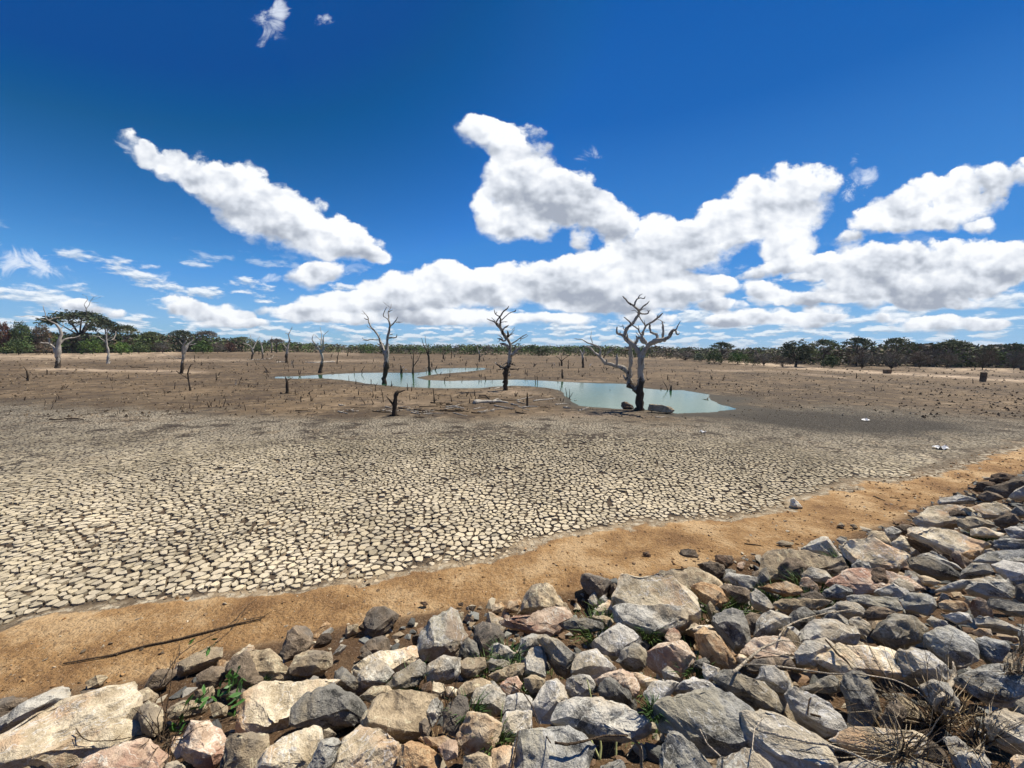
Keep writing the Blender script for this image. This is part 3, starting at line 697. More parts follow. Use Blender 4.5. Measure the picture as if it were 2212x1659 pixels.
# ------------------------------------------------------------------ rocks of the bank
# outlines noted from the photograph; each is given its own distance on the slope, thickness and back
SH = {'A': (0, 2200, .4973), 'B': (1000, 2200, .4973), 'C': (2000, 2200, .4973), 'D': (2932, 2200, .4973), 'E': (2932, 1800, .4973), 'F': (1900, 1700, .4521), 'G': (2240, 1380, .2170)}
ROCKS = """
A c 0 1440 250 1250 480 1150 720 1090 1000 1050 1085 1120 1110 1210 1125 1390 1100 1430 950 1460 900 1560 380 1640 300 1700 0 1720 -120 1600 -90 1480 |slab giant
A n 0 1120 90 1085 210 1110 240 1180 120 1260 0 1290 -80 1200
A g -80 1300 280 1170 500 1010 550 1050 545 1130 300 1240 0 1400 -120 1400
A d -60 1700 0 1600 100 1550 240 1545 330 1570 370 1610 330 1700
A p 560 1740 640 1640 700 1560 950 1500 1150 1440 1220 1500 1290 1590 1280 1700 1000 1760 |slab
A t 670 980 760 920 870 935 790 1005 690 1030
A t 1380 900 1430 810 1640 700 1750 710 1750 790 1560 860 1390 915 |slab
A n 1140 1020 1180 940 1260 870 1380 890 1385 920 1300 1000 1200 1040
A n 1550 1010 1560 920 1680 850 1780 870 1790 960 1640 1030
A n 1780 900 1800 820 1950 740 2000 800 2080 900 2100 990 1950 1060 1870 960
B t -60 760 0 715 130 720 200 780 290 870 310 940 200 960 80 990 -40 930
A n 640 1050 800 1030 960 1060 1000 1090 700 1120
A t 1100 1180 1180 1130 1280 1190 1300 1330 1220 1400 1120 1350
A t 1080 1060 1170 1020 1250 1080 1200 1150 1120 1150
A t 1330 1200 1450 1120 1620 1130 1640 1200 1480 1260 1360 1260
A t 1540 1050 1680 1010 1720 1060 1650 1110 1560 1100
A n 1760 1060 1900 1020 2000 1080 1920 1140 1800 1130
A p 1440 1460 1520 1300 1660 1290 1770 1400 1790 1500 1690 1640 1560 1640 1450 1560
A d 1740 1680 1760 1560 1830 1500 1850 1580 1830 1680
A g 1300 1680 1330 1620 1400 1600 1460 1640 1470 1690
A t 1650 1160 1720 1130 1800 1170 1790 1240 1690 1250
A c 1480 1420 1380 1400 1350 1500 1400 1580 1480 1560
B c -140 1100 60 990 300 935 480 930 640 985 560 1060 400 1090 310 1290 240 1370 100 1390 -130 1370 -160 1260 |slab big
B t -200 1400 -130 1385 100 1390 110 1500 40 1600 -60 1690 -240 1690
B n 870 540 900 430 960 390 1080 390 1150 420 1130 480 1050 570 940 630 880 600
B k 830 540 870 500 880 570 840 560
B n 840 720 900 650 1000 610 1070 630 1075 730 960 770 850 740
B n 820 780 900 715 940 760 880 800
B n 245 620 260 570 330 535 440 550 470 610 440 700 380 750 250 790 220 740
B k 500 680 530 600 600 585 615 640 560 680 470 700
B t 290 860 330 770 430 730 600 740 620 830 540 900 420 930 300 900
B g 620 760 690 680 730 690 680 740
B w 1285 720 1290 640 1330 540 1420 460 1550 395 1600 430 1640 530 1675 610 1620 760 1500 790 1360 800 |tall
B n 1740 620 1760 540 1840 490 1920 510 1970 600 1970 680 1860 720 1850 770 1770 760 |tall
B d 1615 770 1640 670 1690 620 1760 670 1790 770 1700 790
B g 1860 700 1930 670 2000 700 2080 760 2050 830 1900 800
B o 1885 370 1960 340 1990 370 1960 420 1890 415
B o 1985 390 2020 330 2080 320 2125 350 2090 410 1990 420
B k 1310 345 1360 340 1380 360 1350 375
B k 1615 350 1655 345 1655 375 1620 370
B k 1695 375 1760 375 1735 415 1700 400
C p -80 500 150 440 370 380 440 390 520 470 430 540 330 600 230 600 0 530 |slab
C t 80 430 130 340 150 260 200 210 290 200 360 240 400 330 440 390 260 420 100 435 |tall
B c 745 880 830 820 1000 750 1180 695 1260 710 1290 790 1200 860 1100 920 960 950 800 950 |slab
B g 810 980 830 900 900 820 1000 810 1080 850 1110 900 1040 970 940 1010 860 1015
B d 1020 1050 1060 970 1180 880 1300 790 1350 840 1370 900 1260 1000 1140 1060
B d 640 970 650 900 700 865 760 900 850 990 880 1060 790 1085 720 1040 |tall
B d 300 1320 330 1190 420 1080 600 990 730 1040 880 1130 905 1210 850 1270 730 1315 540 1280 400 1330 |big
B t 850 1340 880 1230 960 1180 1000 1090 1100 1065 1280 1070 1440 1090 1440 1150 1330 1200 1320 1390 1180 1430 1020 1410 900 1390 |slab big
B t 830 1100 950 1010 1060 1010 1100 1060 1000 1090 940 1140
B g 1320 1190 1370 1120 1450 1100 1500 1160 1490 1240 1410 1330 1360 1270
B n 1310 1300 1360 1260 1400 1330 1380 1410 1330 1410
B g 1370 900 1390 830 1500 770 1630 790 1620 900 1580 960 1380 970
B t 1620 810 1700 775 1840 790 1850 850 1760 920 1690 935 1630 890
B d 1840 830 1880 790 1970 795 2030 830 1980 880 1860 890
B t 1870 920 1960 870 2060 830 2140 830 2130 900 2060 940 1930 960
B c 1400 1070 1420 970 1490 980 1520 1030 1480 1090
B k 1310 1080 1340 990 1400 970 1410 1080
B c 1510 1020 1560 1010 1615 1040 1600 1090 1520 1080
B t 1620 1040 1690 970 1800 950 1890 980 1880 1020 1780 1080 1640 1090
B g 1715 1160 1740 1040 1850 1000 1950 1010 1990 1080 1970 1200 1900 1220 1760 1190
B o 1620 1370 1690 1230 1780 1215 1920 1240 1960 1300 1940 1400 1870 1540 1700 1560 1630 1480
B n 1540 1130 1620 1070 1690 1100 1700 1200 1640 1310 1600 1390 1500 1360 1500 1200 |tall
B p 1930 1010 1990 950 2080 935 2120 990 2100 1060 1990 1090
B l 1980 1180 2010 1090 2130 1060 2200 1100 2200 1210 1970 1220
B l 1940 1420 1960 1280 2000 1220 2190 1210 2190 1360 2080 1430
B c 10 1700 60 1570 300 1370 450 1320 520 1370 530 1450 400 1720 |slab
B g 400 1720 530 1450 600 1420 700 1450 650 1570 570 1720 |tall
B c 600 1720 700 1440 850 1340 1000 1410 1100 1400 1155 1450 1140 1560 1060 1720 |slab
B o 1150 1580 1180 1480 1250 1440 1380 1490 1480 1580 1440 1680 1200 1680
B p 1460 1500 1540 1430 1610 1450 1610 1560 1520 1590
B t 1650 1690 1660 1560 1760 1530 1870 1570 1880 1700
B c 1870 1680 1890 1520 1980 1470 2070 1500 2060 1600 2000 1690
B t 540 1420 550 1360 600 1340 650 1390 590 1440
B o 1300 1420 1420 1440 1500 1400 1560 1440 1480 1500 1380 1480
C n 580 180 590 130 640 115 700 150 790 150 820 190 800 260 760 320 690 300 640 270 600 220
C c 770 330 800 230 850 150 900 130 960 170 1150 170 1290 180 1400 240 1480 320 1560 390 1605 470 1480 500 1400 520 1270 570 1100 480 900 370 |slab giant
C c 670 440 720 360 790 330 880 360 850 420 740 450
C g 835 440 860 368 1150 365 1390 380 1425 490 1270 570 1200 600 1020 570 900 520 |slab
C t 1180 130 1300 90 1430 60 1520 80 1600 130 1700 200 1650 240 1560 210 1500 300 1380 230 1260 170 |slab
C n 1510 50 1600 15 1700 40 1720 110 1650 150 1590 110
C k 1640 10 1650 -30 1760 -20 1790 30 1730 60 1700 30
C o 1450 210 1540 195 1640 210 1720 270 1760 330 1700 380 1600 420 1510 310
C n 1650 240 1740 200 1850 210 1920 270 1910 330 1830 350 1740 300
C g 1710 150 1750 110 1860 140 1980 150 1950 220 1900 250 1780 200
C g 1920 280 1960 240 2030 290 2110 400 2080 420 2000 370 1930 340 |slab
C d 1610 500 1640 450 1730 400 1850 430 1900 560 1910 700 1820 760 1760 660 1650 560 |tall
C g 1950 600 1980 480 2060 400 2140 430 2200 500 2130 560 2060 620
C n 1850 470 1920 430 2010 450 1990 530 1940 590 1880 560
C o 1480 600 1560 540 1650 580 1720 680 1810 820 1760 870 1640 840 1530 740
C c 1470 560 1500 530 1600 525 1650 560 1560 590
C p 1110 740 1180 690 1380 655 1440 700 1490 790 1420 870 1340 960 1240 920 1110 820 |big
C d 860 800 920 720 1000 655 1080 710 1115 770 1080 840 1000 870 900 830
C l 670 670 760 590 870 520 1000 580 1070 640 960 700 870 780 790 780 720 720 |slab
C d 450 510 530 470 630 460 740 500 760 560 680 580 560 570 460 550
C t 640 460 700 445 800 460 850 500 800 540 720 500
C d 240 650 300 615 400 650 480 740 555 790 540 850 480 930 400 870 290 740
C g 130 900 145 780 180 710 270 705 300 790 300 930 230 940 150 920 |tall
C g 80 740 110 640 190 595 280 610 240 680 170 720 110 770
C l 510 900 520 810 600 740 700 720 780 800 850 870 780 920 640 930
C p 660 960 780 900 900 850 960 880 1010 960 1050 1050 1000 1120 940 1050 900 960
C d 720 1000 760 950 830 935 900 1000 960 1050 990 1150 900 1140 720 1080
C l 465 1060 470 950 560 920 650 930 700 1000 640 1080 540 1110
C l 195 1170 250 1070 300 980 380 940 440 1010 465 1110 400 1160 380 1290 240 1290 |tall
C t 130 950 190 920 310 970 280 1030 190 1060 140 1010
C t -10 870 60 825 130 850 110 920 20 940
C g 380 1290 430 1150 560 1115 740 1085 900 1140 990 1180 1100 1240 1160 1360 1080 1400 950 1420 700 1390 480 1330 |slab big
C b 60 1540 90 1370 250 1355 380 1370 470 1340 570 1370 680 1510 690 1720 50 1720 |slab big
C b 1180 1200 1220 1130 1400 1080 1600 1030 1760 1100 1900 1200 1990 1290 1960 1380 1890 1490 1700 1530 1520 1510 1380 1450 1220 1340 |slab giant
C b 1200 1740 1230 1370 1330 1370 1480 1470 1560 1580 1660 1740 |slab
C g 1660 1720 1690 1590 1880 1510 1990 1520 2080 1580 2150 1720 |slab
C d 1640 950 1690 870 1830 890 1960 950 2130 1060 2160 1220 2060 1200 1900 1140 1760 1060 |big
C l 1270 1050 1350 990 1470 910 1540 970 1660 1000 1760 1100 1600 1030 1400 1075
C l 1070 1080 1150 970 1270 960 1340 990 1270 1060 1240 1130 1150 1160
C c 970 900 1050 910 1190 960 1100 1010 1040 990
C l 1550 830 1680 870 1660 940 1580 970 1540 900
C d 1480 800 1560 780 1600 820 1540 870 1470 860
C c 1810 800 1830 750 1900 780 1870 850
D l -30 1260 130 1190 340 1280 520 1380 690 1470 740 1720 330 1720 110 1500 -20 1400 |slab big
D p -20 740 60 640 190 612 340 640 410 700 400 780 200 790 50 800 |slab
D n 0 870 80 800 250 780 410 790 390 860 250 890 60 890
D g 410 640 450 560 560 500 740 480 840 520 900 610 890 660 760 670 640 620 480 680
D g 400 740 480 660 630 630 720 700 660 760 580 780 560 840 420 830
D c 560 800 660 740 740 690 900 685 1060 710 1180 730 1200 830 1240 930 1100 940 870 930 740 910 640 860 |slab big
D d 1000 620 1060 520 1180 440 1330 450 1440 560 1400 650 1280 700 1200 710 1060 660 |big
D b 1420 640 1460 580 1620 540 1740 590 1820 680 1840 800 1700 840 1580 790 1470 700 |big
D l 1210 770 1240 720 1330 690 1460 750 1600 850 1630 930 1500 970 1380 940 1250 930
D b 1830 650 1900 620 2060 640 2100 720 2000 830 1910 790 1860 720
D g 1680 960 1760 900 1900 850 2100 840 2240 880 2240 1100 2120 1150 1950 1120 1780 1070 |slab
D g 1890 1300 1940 1220 2050 1200 2212 1250 2300 1400 2240 1540 2050 1490 1960 1420 |big
D d 770 1020 800 920 920 890 1000 960 1060 1100 1080 1250 1010 1340 840 1350 800 1200 |tall
D l 330 1090 360 1020 440 1050 560 1130 670 1180 760 1270 820 1360 650 1400 520 1290 400 1230 |slab
D d 420 1010 560 960 700 930 770 980 720 1050 560 1060 450 1050
D l 80 950 130 860 230 860 330 920 360 1000 340 1060 220 1030
D c 700 1440 780 1360 1000 1350 1200 1370 1400 1370 1450 1440 1380 1560 1200 1600 1000 1550 800 1500 |slab big
D n 1080 1250 1120 1150 1200 1110 1280 1200 1260 1300 1140 1330
D g 1400 1000 1500 960 1610 1000 1680 1120 1700 1220 1600 1230 1480 1130
D d 2140 1140 2190 1090 2280 1080 2280 1260 2160 1220
D l 1690 1560 1780 1500 1900 1520 1960 1620 1940 1700 1750 1700
D c 2090 1590 2150 1550 2260 1580 2260 1700 2120 1690
D g 260 590 310 540 400 540 450 580 410 640 350 630
D d 340 500 380 420 470 380 560 440 550 500 430 550
D g 80 600 130 470 200 400 280 440 360 470 330 560 200 630 |tall
D o 1800 580 1850 550 1960 560 1960 610 1850 610
D g 740 1640 900 1570 1100 1610 1150 1720 800 1730
D t 1250 1650 1380 1600 1520 1640 1540 1730 1280 1730
E t 115 910 130 810 220 745 360 730 550 760 760 810 800 850 700 910 500 900 300 940 190 980 |slab giant
E w 450 730 520 680 600 635 660 640 720 710 790 810 740 820 620 770 |tall
E c 720 690 820 670 1020 675 1120 740 1300 780 1310 840 1240 900 1100 850 1000 880 880 850 800 780 |slab big
E n 270 880 330 800 430 810 500 870 460 960 340 990 280 950
E g 460 930 530 870 640 900 700 960 680 1000 560 980 470 970
E d 80 1030 130 900 170 880 215 980 180 1010 |tall
E o 90 1030 180 1000 330 985 450 1040 470 1070 380 1090 240 1070 |slab
E p 650 1010 760 930 870 890 1050 885 1250 900 1340 950 1440 1040 1300 1060 1100 1050 900 1080 760 1040 |slab giant
E k 910 1070 930 970 1040 880 1100 890 1150 970 1130 1030 1000 1080 |tall
E d 1300 860 1330 800 1470 790 1620 850 1720 900 1700 950 1560 950 1380 900 |big
E c 1280 620 1340 540 1440 540 1600 570 1740 610 1940 690 1960 720 1850 800 1720 810 1560 740 1420 670 |slab giant
E k 1280 640 1420 680 1700 820 1680 850 1560 810 1380 730 1300 670
E t 970 650 1000 590 1080 580 1140 640 1160 700 1060 710
E g 1110 570 1170 550 1240 590 1200 640 1160 680 1130 640
E n 1190 550 1260 530 1350 550 1340 590 1250 600
E c 1160 680 1230 620 1320 650 1300 740 1190 730
E g 1300 720 1390 710 1400 770 1320 770
E g 1370 800 1390 760 1470 745 1600 800 1720 880 1600 860 1500 830
E l 1520 350 1560 310 1680 290 1800 320 1850 345 1700 360 1540 375 |slab
E c 1340 490 1400 440 1440 390 1600 370 1800 390 1890 470 1700 480 1500 560 1350 530 |slab big
E k 1580 490 1640 400 1760 440 1780 480 1700 500
E c 1790 400 1900 370 2030 370 2130 430 2170 480 2000 470 1880 470 |slab
E k 1945 190 1960 140 2050 120 2130 140 2150 190 2000 200
E k 1810 250 1850 200 1990 195 1980 240 1900 270
E n 1900 250 2000 210 2150 160 2260 180 2260 260 2080 310 1980 290 |big
E n 1830 310 1900 260 2000 290 2060 330 1920 350
E g 2080 310 2160 250 2250 220 2250 310 2130 330
E d 2110 430 2150 390 2240 390 2240 470 2150 470
E n 1970 500 2050 440 2150 460 2170 510 2060 550 1990 540
E t 1680 500 1780 470 1900 490 1990 540 1900 570 1760 580 1700 540
E c 1790 570 1900 560 2060 600 2030 640 1900 630 1800 620
E l 2060 570 2150 545 2240 590 2240 640 2120 640
E o 1720 770 1780 730 1870 740 1890 790 1780 800
E b 1820 820 1920 750 2070 740 2250 740 2250 840 2050 810 1900 830 |slab
E d 1730 890 1800 840 1930 850 1960 910 1850 930 1700 960
E l 1960 850 2050 820 2250 850 2250 960 2110 970 2000 900
E g 1760 1060 1810 970 1900 940 2080 950 2150 1020 2140 1130 2020 1110 1850 1080 |big
E g 1500 1060 1600 1010 1700 970 1810 970 1760 1030 1600 1060
E b 800 1110 870 1090 1080 1100 1200 1110 1240 1200 1180 1220 950 1170 850 1150 |slab
E b 1220 1110 1300 1080 1480 1090 1530 1190 1440 1240 1280 1200
E l 1000 1060 1110 1040 1180 1000 1290 1060 1300 1110 1200 1130 1140 1100
E g 1150 1000 1230 960 1330 1000 1340 1060 1250 1070
E n 960 1230 990 1190 1100 1190 1220 1240 1120 1270 970 1280
E o 1530 1150 1600 1130 1760 1150 1780 1200 1660 1220 1560 1200
E d 1900 1140 1940 1120 2100 1130 2250 1180 2250 1250 2080 1230 1940 1190 |slab
E g 670 1180 760 1150 900 1150 960 1250 850 1290 700 1270 560 1240
E t 240 1160 300 1120 430 1140 560 1150 680 1120 690 1150 560 1200 400 1210 260 1210
E n 450 1080 560 1060 640 1120 540 1140 460 1120
E b 600 1080 720 1010 850 1040 880 1080 780 1120 660 1110
E g 820 1290 900 1260 980 1290 1010 1360 960 1420 880 1390
E l 1430 1290 1480 1250 1600 1300 1610 1340 1500 1350
E l 1560 1250 1680 1220 1800 1250 1810 1300 1680 1310
E l 1820 1270 1900 1250 2240 1370 2240 1400 1950 1340 1830 1320
E g 840 860 900 810 980 830 1000 880 880 890
E n 660 900 740 860 820 870 830 910 740 960
E t 1370 940 1450 940 1560 990 1500 1010 1420 1000
E w 360 400 365 340 385 320 460 395 430 415 |tall
E t 240 680 300 660 400 680 380 700 290 700 |slab
E g 1960 650 2100 640 2250 660 2250 740 2050 735 1950 700
E n 2150 1020 2250 980 2250 1140 2150 1130
E t 730 545 760 515 795 540 770 555
E t 830 535 870 530 900 560 870 562
F k 1395 1050 1440 1040 1475 1080 1450 1100 1395 1080
F n 1700 1080 1730 1020 1850 1020 1880 1090 1800 1100
F n 2020 1080 2060 1070 2170 1080 2190 1120 2100 1150 2040 1120
F n 1350 1290 1420 1270 1450 1290 1380 1300
G k 945 1000 955 945 1000 925 1060 930 1150 985 1200 1040 1180 1065 1080 1060 975 1055
G t 1405 1045 1430 985 1480 970 1700 985 1850 1030 1915 1085 1900 1140 1780 1135 1600 1110 1430 1085 |slab
""".strip().splitlines()  # dark stone under the upper flat cream slab is added for its dark side face

PAL = {  # dark, light, stain, dark share
 'g': ((0.085,0.080,0.070),(0.52,0.49,0.42),(0.42,0.34,0.23),'grey'),
 'd': ((0.045,0.043,0.038),(0.26,0.245,0.21),(0.30,0.25,0.17),'dark grey'),
 'b': ((0.055,0.056,0.054),(0.38,0.37,0.335),(0.36,0.32,0.23),'blue-grey'),
 'l': ((0.20,0.185,0.16),(0.64,0.60,0.52),(0.42,0.35,0.24),'light grey'),
 'c': ((0.42,0.335,0.215),(0.76,0.66,0.48),(0.50,0.31,0.17),'cream'),
 'w': ((0.40,0.36,0.27),(0.74,0.69,0.56),(0.30,0.21,0.14),'whitish'),
 't': ((0.28,0.215,0.135),(0.58,0.46,0.30),(0.20,0.17,0.13),'tan'),
 'p': ((0.38,0.27,0.185),(0.72,0.57,0.42),(0.30,0.15,0.10),'pinkish'),
 'n': ((0.105,0.080,0.055),(0.25,0.19,0.13),(0.12,0.11,0.095),'brown'),
 'k': ((0.045,0.033,0.024),(0.13,0.095,0.065),(0.16,0.10,0.06),'dark brown'),
 'o': ((0.27,0.15,0.07),(0.56,0.37,0.20),(0.50,0.42,0.30),'orange-tan'),
}
ROCKMAT = {}
def rock_material(k):
    if k in ROCKMAT: return ROCKMAT[k]
    dk, lt, st, nm = PAL[k]
    grey = k in 'gdbl'
    def f(t, b):
        tc = t.new('ShaderNodeTexCoord').outputs['Object']
        rnd = t.new('ShaderNodeObjectInfo').outputs['Random']
        tc = t.vm('ADD', tc, t.vm('SCALE', (7.3, 3.1, 9.7), scale=rnd))
        warp = t.vm('ADD', tc, t.vm('SCALE', t.noise(tc, 3.0, 3.0, col=True), scale=0.35))
        band = t.noise(t.vm('MULTIPLY', warp, (2.6, 2.6, 9.0 if grey else 5.0)), 1.0, 6.0, 0.62)
        mott = t.noise(tc, 9.0, 6.0, 0.70)
        grit = t.noise(tc, 85.0, 3.0, 0.8)
        f1 = t.m('ADD', t.m('MULTIPLY', band, 0.7 if grey else 0.4), t.m('ADD', t.m('MULTIPLY', mott, 0.45 if grey else 0.7), t.m('MULTIPLY', grit, 0.35)))
        col = t.mix(t.ss(f1, 0.60, 0.84), dk, lt)
        big = t.noise(tc, 1.7, 4.0, 0.6)
        col = t.mix(t.m('MULTIPLY', t.ss(t.m('ADD', big, t.m('MULTIPLY', mott, 0.4)), 0.66, 0.84), 0.8), col, st)
        # pale veins and lichen-like specks
        vein = t.ss(t.m('ABSOLUTE', t.m('SUBTRACT', t.noise(t.vm('MULTIPLY', warp, (1.0, 1.0, 4.0)), 2.3, 4.0, 0.6), 0.5)), 0.014, 0.003)
        col = t.mix(t.m('MULTIPLY', vein, 0.45), col, tuple(min(0.8, c * 1.5 + 0.05) for c in lt))
        dks = t.ss(t.noise(tc, 19.0, 5.0, 0.75), 0.62, 0.74)
        col = t.mix(t.m('MULTIPLY', dks, 0.7), col, tuple(c * 0.45 for c in dk))
        v = t.m('ADD', 0.80, t.m('MULTIPLY', rnd, 0.40))
        col = t.vm('SCALE', col, scale=v)
        t.put(b.inputs['Base Color'], col)
        h = t.m('ADD', t.m('MULTIPLY', band, 0.55), t.m('ADD', t.m('MULTIPLY', mott, 0.8), t.m('MULTIPLY', grit, 0.12)))
        bump(t, b, h, 1.0, 0.05)
    ROCKMAT[k] = material(nm.replace(' ', '_') + '_gneiss', f, 0.85, 0.25)
    return ROCKMAT[k]

def rough_rock(name, pts, origin, mat, size, res=17, amp=1.0, seed=0, cuts=4):
    """angular broken block through the given world points: hull, sliced corners, worn edges, layered relief"""
    rg = np.random.default_rng(seed)
    rot = Matrix.Rotation(rg.random() * 6.28, 3, 'Z') @ Matrix.Rotation((rg.random() - .5) * 1.5, 3, 'X') @ Matrix.Rotation((rg.random() - .5) * 1.5, 3, 'Y')
    inv = rot.transposed()
    bm = bmesh.new()
    for p in pts: bm.verts.new(inv @ (Vector(p) - Vector(origin)))
    def close():
        r = bmesh.ops.convex_hull(bm, input=bm.verts)
        bmesh.ops.delete(bm, geom=list({g for g in r['geom_interior'] + r['geom_unused'] if isinstance(g, bmesh.types.BMVert)}), context='VERTS')
        keep = set(r['geom'])
        bmesh.ops.delete(bm, geom=[f for f in bm.faces if f not in keep], context='FACES_ONLY')
    close()
    for c in range(cuts):                       # slice corners off and close the block again
        u = Vector(rg.normal(size=3).tolist()).normalized()
        sup = max(v.co.dot(u) for v in bm.verts); inf = min(v.co.dot(u) for v in bm.verts)
        h = sup - (sup - inf) * (0.03 + 0.07 * rg.random())
        bmesh.ops.bisect_plane(bm, geom=bm.verts[:] + bm.edges[:] + bm.faces[:], plane_co=u * h, plane_no=u, clear_outer=True)
        close()
    bmesh.ops.dissolve_limit(bm, angle_limit=R(9), verts=bm.verts, edges=bm.edges)
    bmesh.ops.recalc_face_normals(bm, faces=bm.faces)
    bmesh.ops.bevel(bm, geom=[e for e in bm.edges], offset=size * (0.010 + 0.012 * rg.random()), segments=1, affect='EDGES', clamp_overlap=True)
    bmesh.ops.remove_doubles(bm, verts=bm.verts, dist=size * 0.002)
    bmesh.ops.triangulate(bm, faces=bm.faces)
    L = size / res
    for it in range(6):
        es = [e for e in bm.edges if e.calc_length() > L * 1.5]
        if not es or len(bm.faces) > 9000: break
        bmesh.ops.subdivide_edges(bm, edges=es, cuts=1)
        bmesh.ops.triangulate(bm, faces=[f for f in bm.faces if len(f.verts) > 3])
    bm.normal_update()
    off = Vector((rg.random(3) * 50).tolist())
    A = size * amp; f = 2.2 / size
    new = []
    for v in bm.verts:
        p = v.co
        q = Vector((p.x * f, p.y * f, p.z * f * 3.5)) + off
        ch = mnoise.noise(p * f * 1.2 - off)
        st = min(1.0, max(0.0, (mnoise.noise(p * f * 0.9 + off * 2) - 0.10) * 5))
        d = 0.030 * mnoise.fractal(q, 0.6, 2.2, 4) - 0.015 * max(0.0, 0.10 - abs(ch)) * 10 - 0.035 * st * st * (3 - 2 * st)
        new.append(v.co + v.normal * (d * A))
    for v, c in zip(bm.verts, new): v.co = c
    bm.normal_update()
    for fc in bm.faces: fc.smooth = True
    for e in bm.edges:
        if len(e.link_faces) == 2 and e.calc_face_angle(0) > R(24): e.smooth = False
    me = bpy.data.meshes.new(name); bm.to_mesh(me); bm.free()
    me.materials.append(mat)
    o = bpy.data.objects.new(name, me); COL.objects.link(o)
    o.matrix_world = Matrix.Translation(Vector(origin)) @ rot.to_4x4()
    return o

ROCK_INFO = []      # object, image centre, image size, colour word, shape word, size word
def traced_rock(line, i):
    spec, _, flags = line.partition('|')
    w = spec.split(); crop, k = w[0], w[1]
    v = np.array([float(a) for a in w[2:]]).reshape(-1, 2)
    ox, oy, s = SH[crop]
    px = (np.array([ox, oy]) + v * s) * 0.54861
    px = px.mean(0) + (px - px.mean(0)) * (1.10 if crop not in 'FG' else 1.03)
    cx, cy = px.mean(0); lo, hi = px.min(0), px.max(0)
    wpx, hpx = hi - lo
    rg = np.random.default_rng(100 + i)
    base = ground_hit(cx, min(hi[1], 1700))
    dist = depth(base)
    wm = wpx * dist / FPX; hm = hpx * dist / FPX
    small = min(wm, hm)
    water_rock = crop == 'G'
    lift = 0.05 + 0.12 * small if not water_rock else 0.25 * hm
    if 'E w 360' in line or crop == 'F': lift = 0.2 * hm
    C = ground_hit(cx, cy, lift)
    if water_rock: C = base + (C - base) * 0.15; C = CP + ray(cx, cy) * np.linalg.norm(base - CP) * 1.004
    d = ray(cx, cy)
    up = np.array((0, 0, 1.0))
    tilt = 0.25 if ('tall' in flags or water_rock) else 0.95 if 'slab' in flags else 0.6
    n = -d + tilt * up; n /= np.linalg.norm(n)
    dist = depth(C)
    size = math.sqrt(wpx * hpx) * dist / FPX
    def on(pxy, h=0.0):
        r = ray(*pxy); c0 = C + n * h
        return CP + r * (np.dot(c0 - CP, n) / np.dot(r, n))
    thin = min(wpx, hpx) * dist / FPX
    fl = 'slab' in flags
    P = [on(q) + n * (rg.random() - .5) * 0.10 * thin for q in px]
    cpx = np.array((cx, cy))
    # broken faces that face the viewer and the sky
    kf = 0.80 if fl else 0.60
    hf = (0.16 if fl else 0.26) * thin
    m = len(px)
    start = rg.integers(m)
    for j in range(m):
        if (j + start) % 2 == 0 or fl:
            q = cpx + (px[j] - cpx) * (kf + (rg.random() - .5) * 0.25)
            P.append(on(q) + n * hf * (0.55 + 0.8 * rg.random()))
    for j in range(m):
        q = cpx + (px[j] - cpx) * 0.72
        P.append(on(q) - n * (0.50 + 0.25 * rg.random()) * thin * (1.0 if not fl else 0.75))
    big = max(wpx, hpx)
    res = 12 if big < 45 else 17 if big < 90 else 24 if big < 160 else 32
    mx = max(wm, hm)
    o = rough_rock('rock', P, C, rock_material(k), mx, res, amp=min(1.0, 0.55 + 0.45 * size / mx), seed=500 + i)
    zone = 'alone' if (crop in 'F' or 'E w 360' in line or ('E t' in line and cy < 1195 and cx < 2100 and big < 60)) else 'bank'
    ROCK_INFO.append([o, (cx, cy), big, PAL[k][3], flags.split(), (wpx, hpx), zone])
    return C, mx
placed = []
for i, l in enumerate(ROCKS):
    placed.append(traced_rock(l, i))
PC = np.array([p[0] for p in placed]); PR = np.array([p[1] for p in placed])
N_TRACED = len(ROCK_INFO)

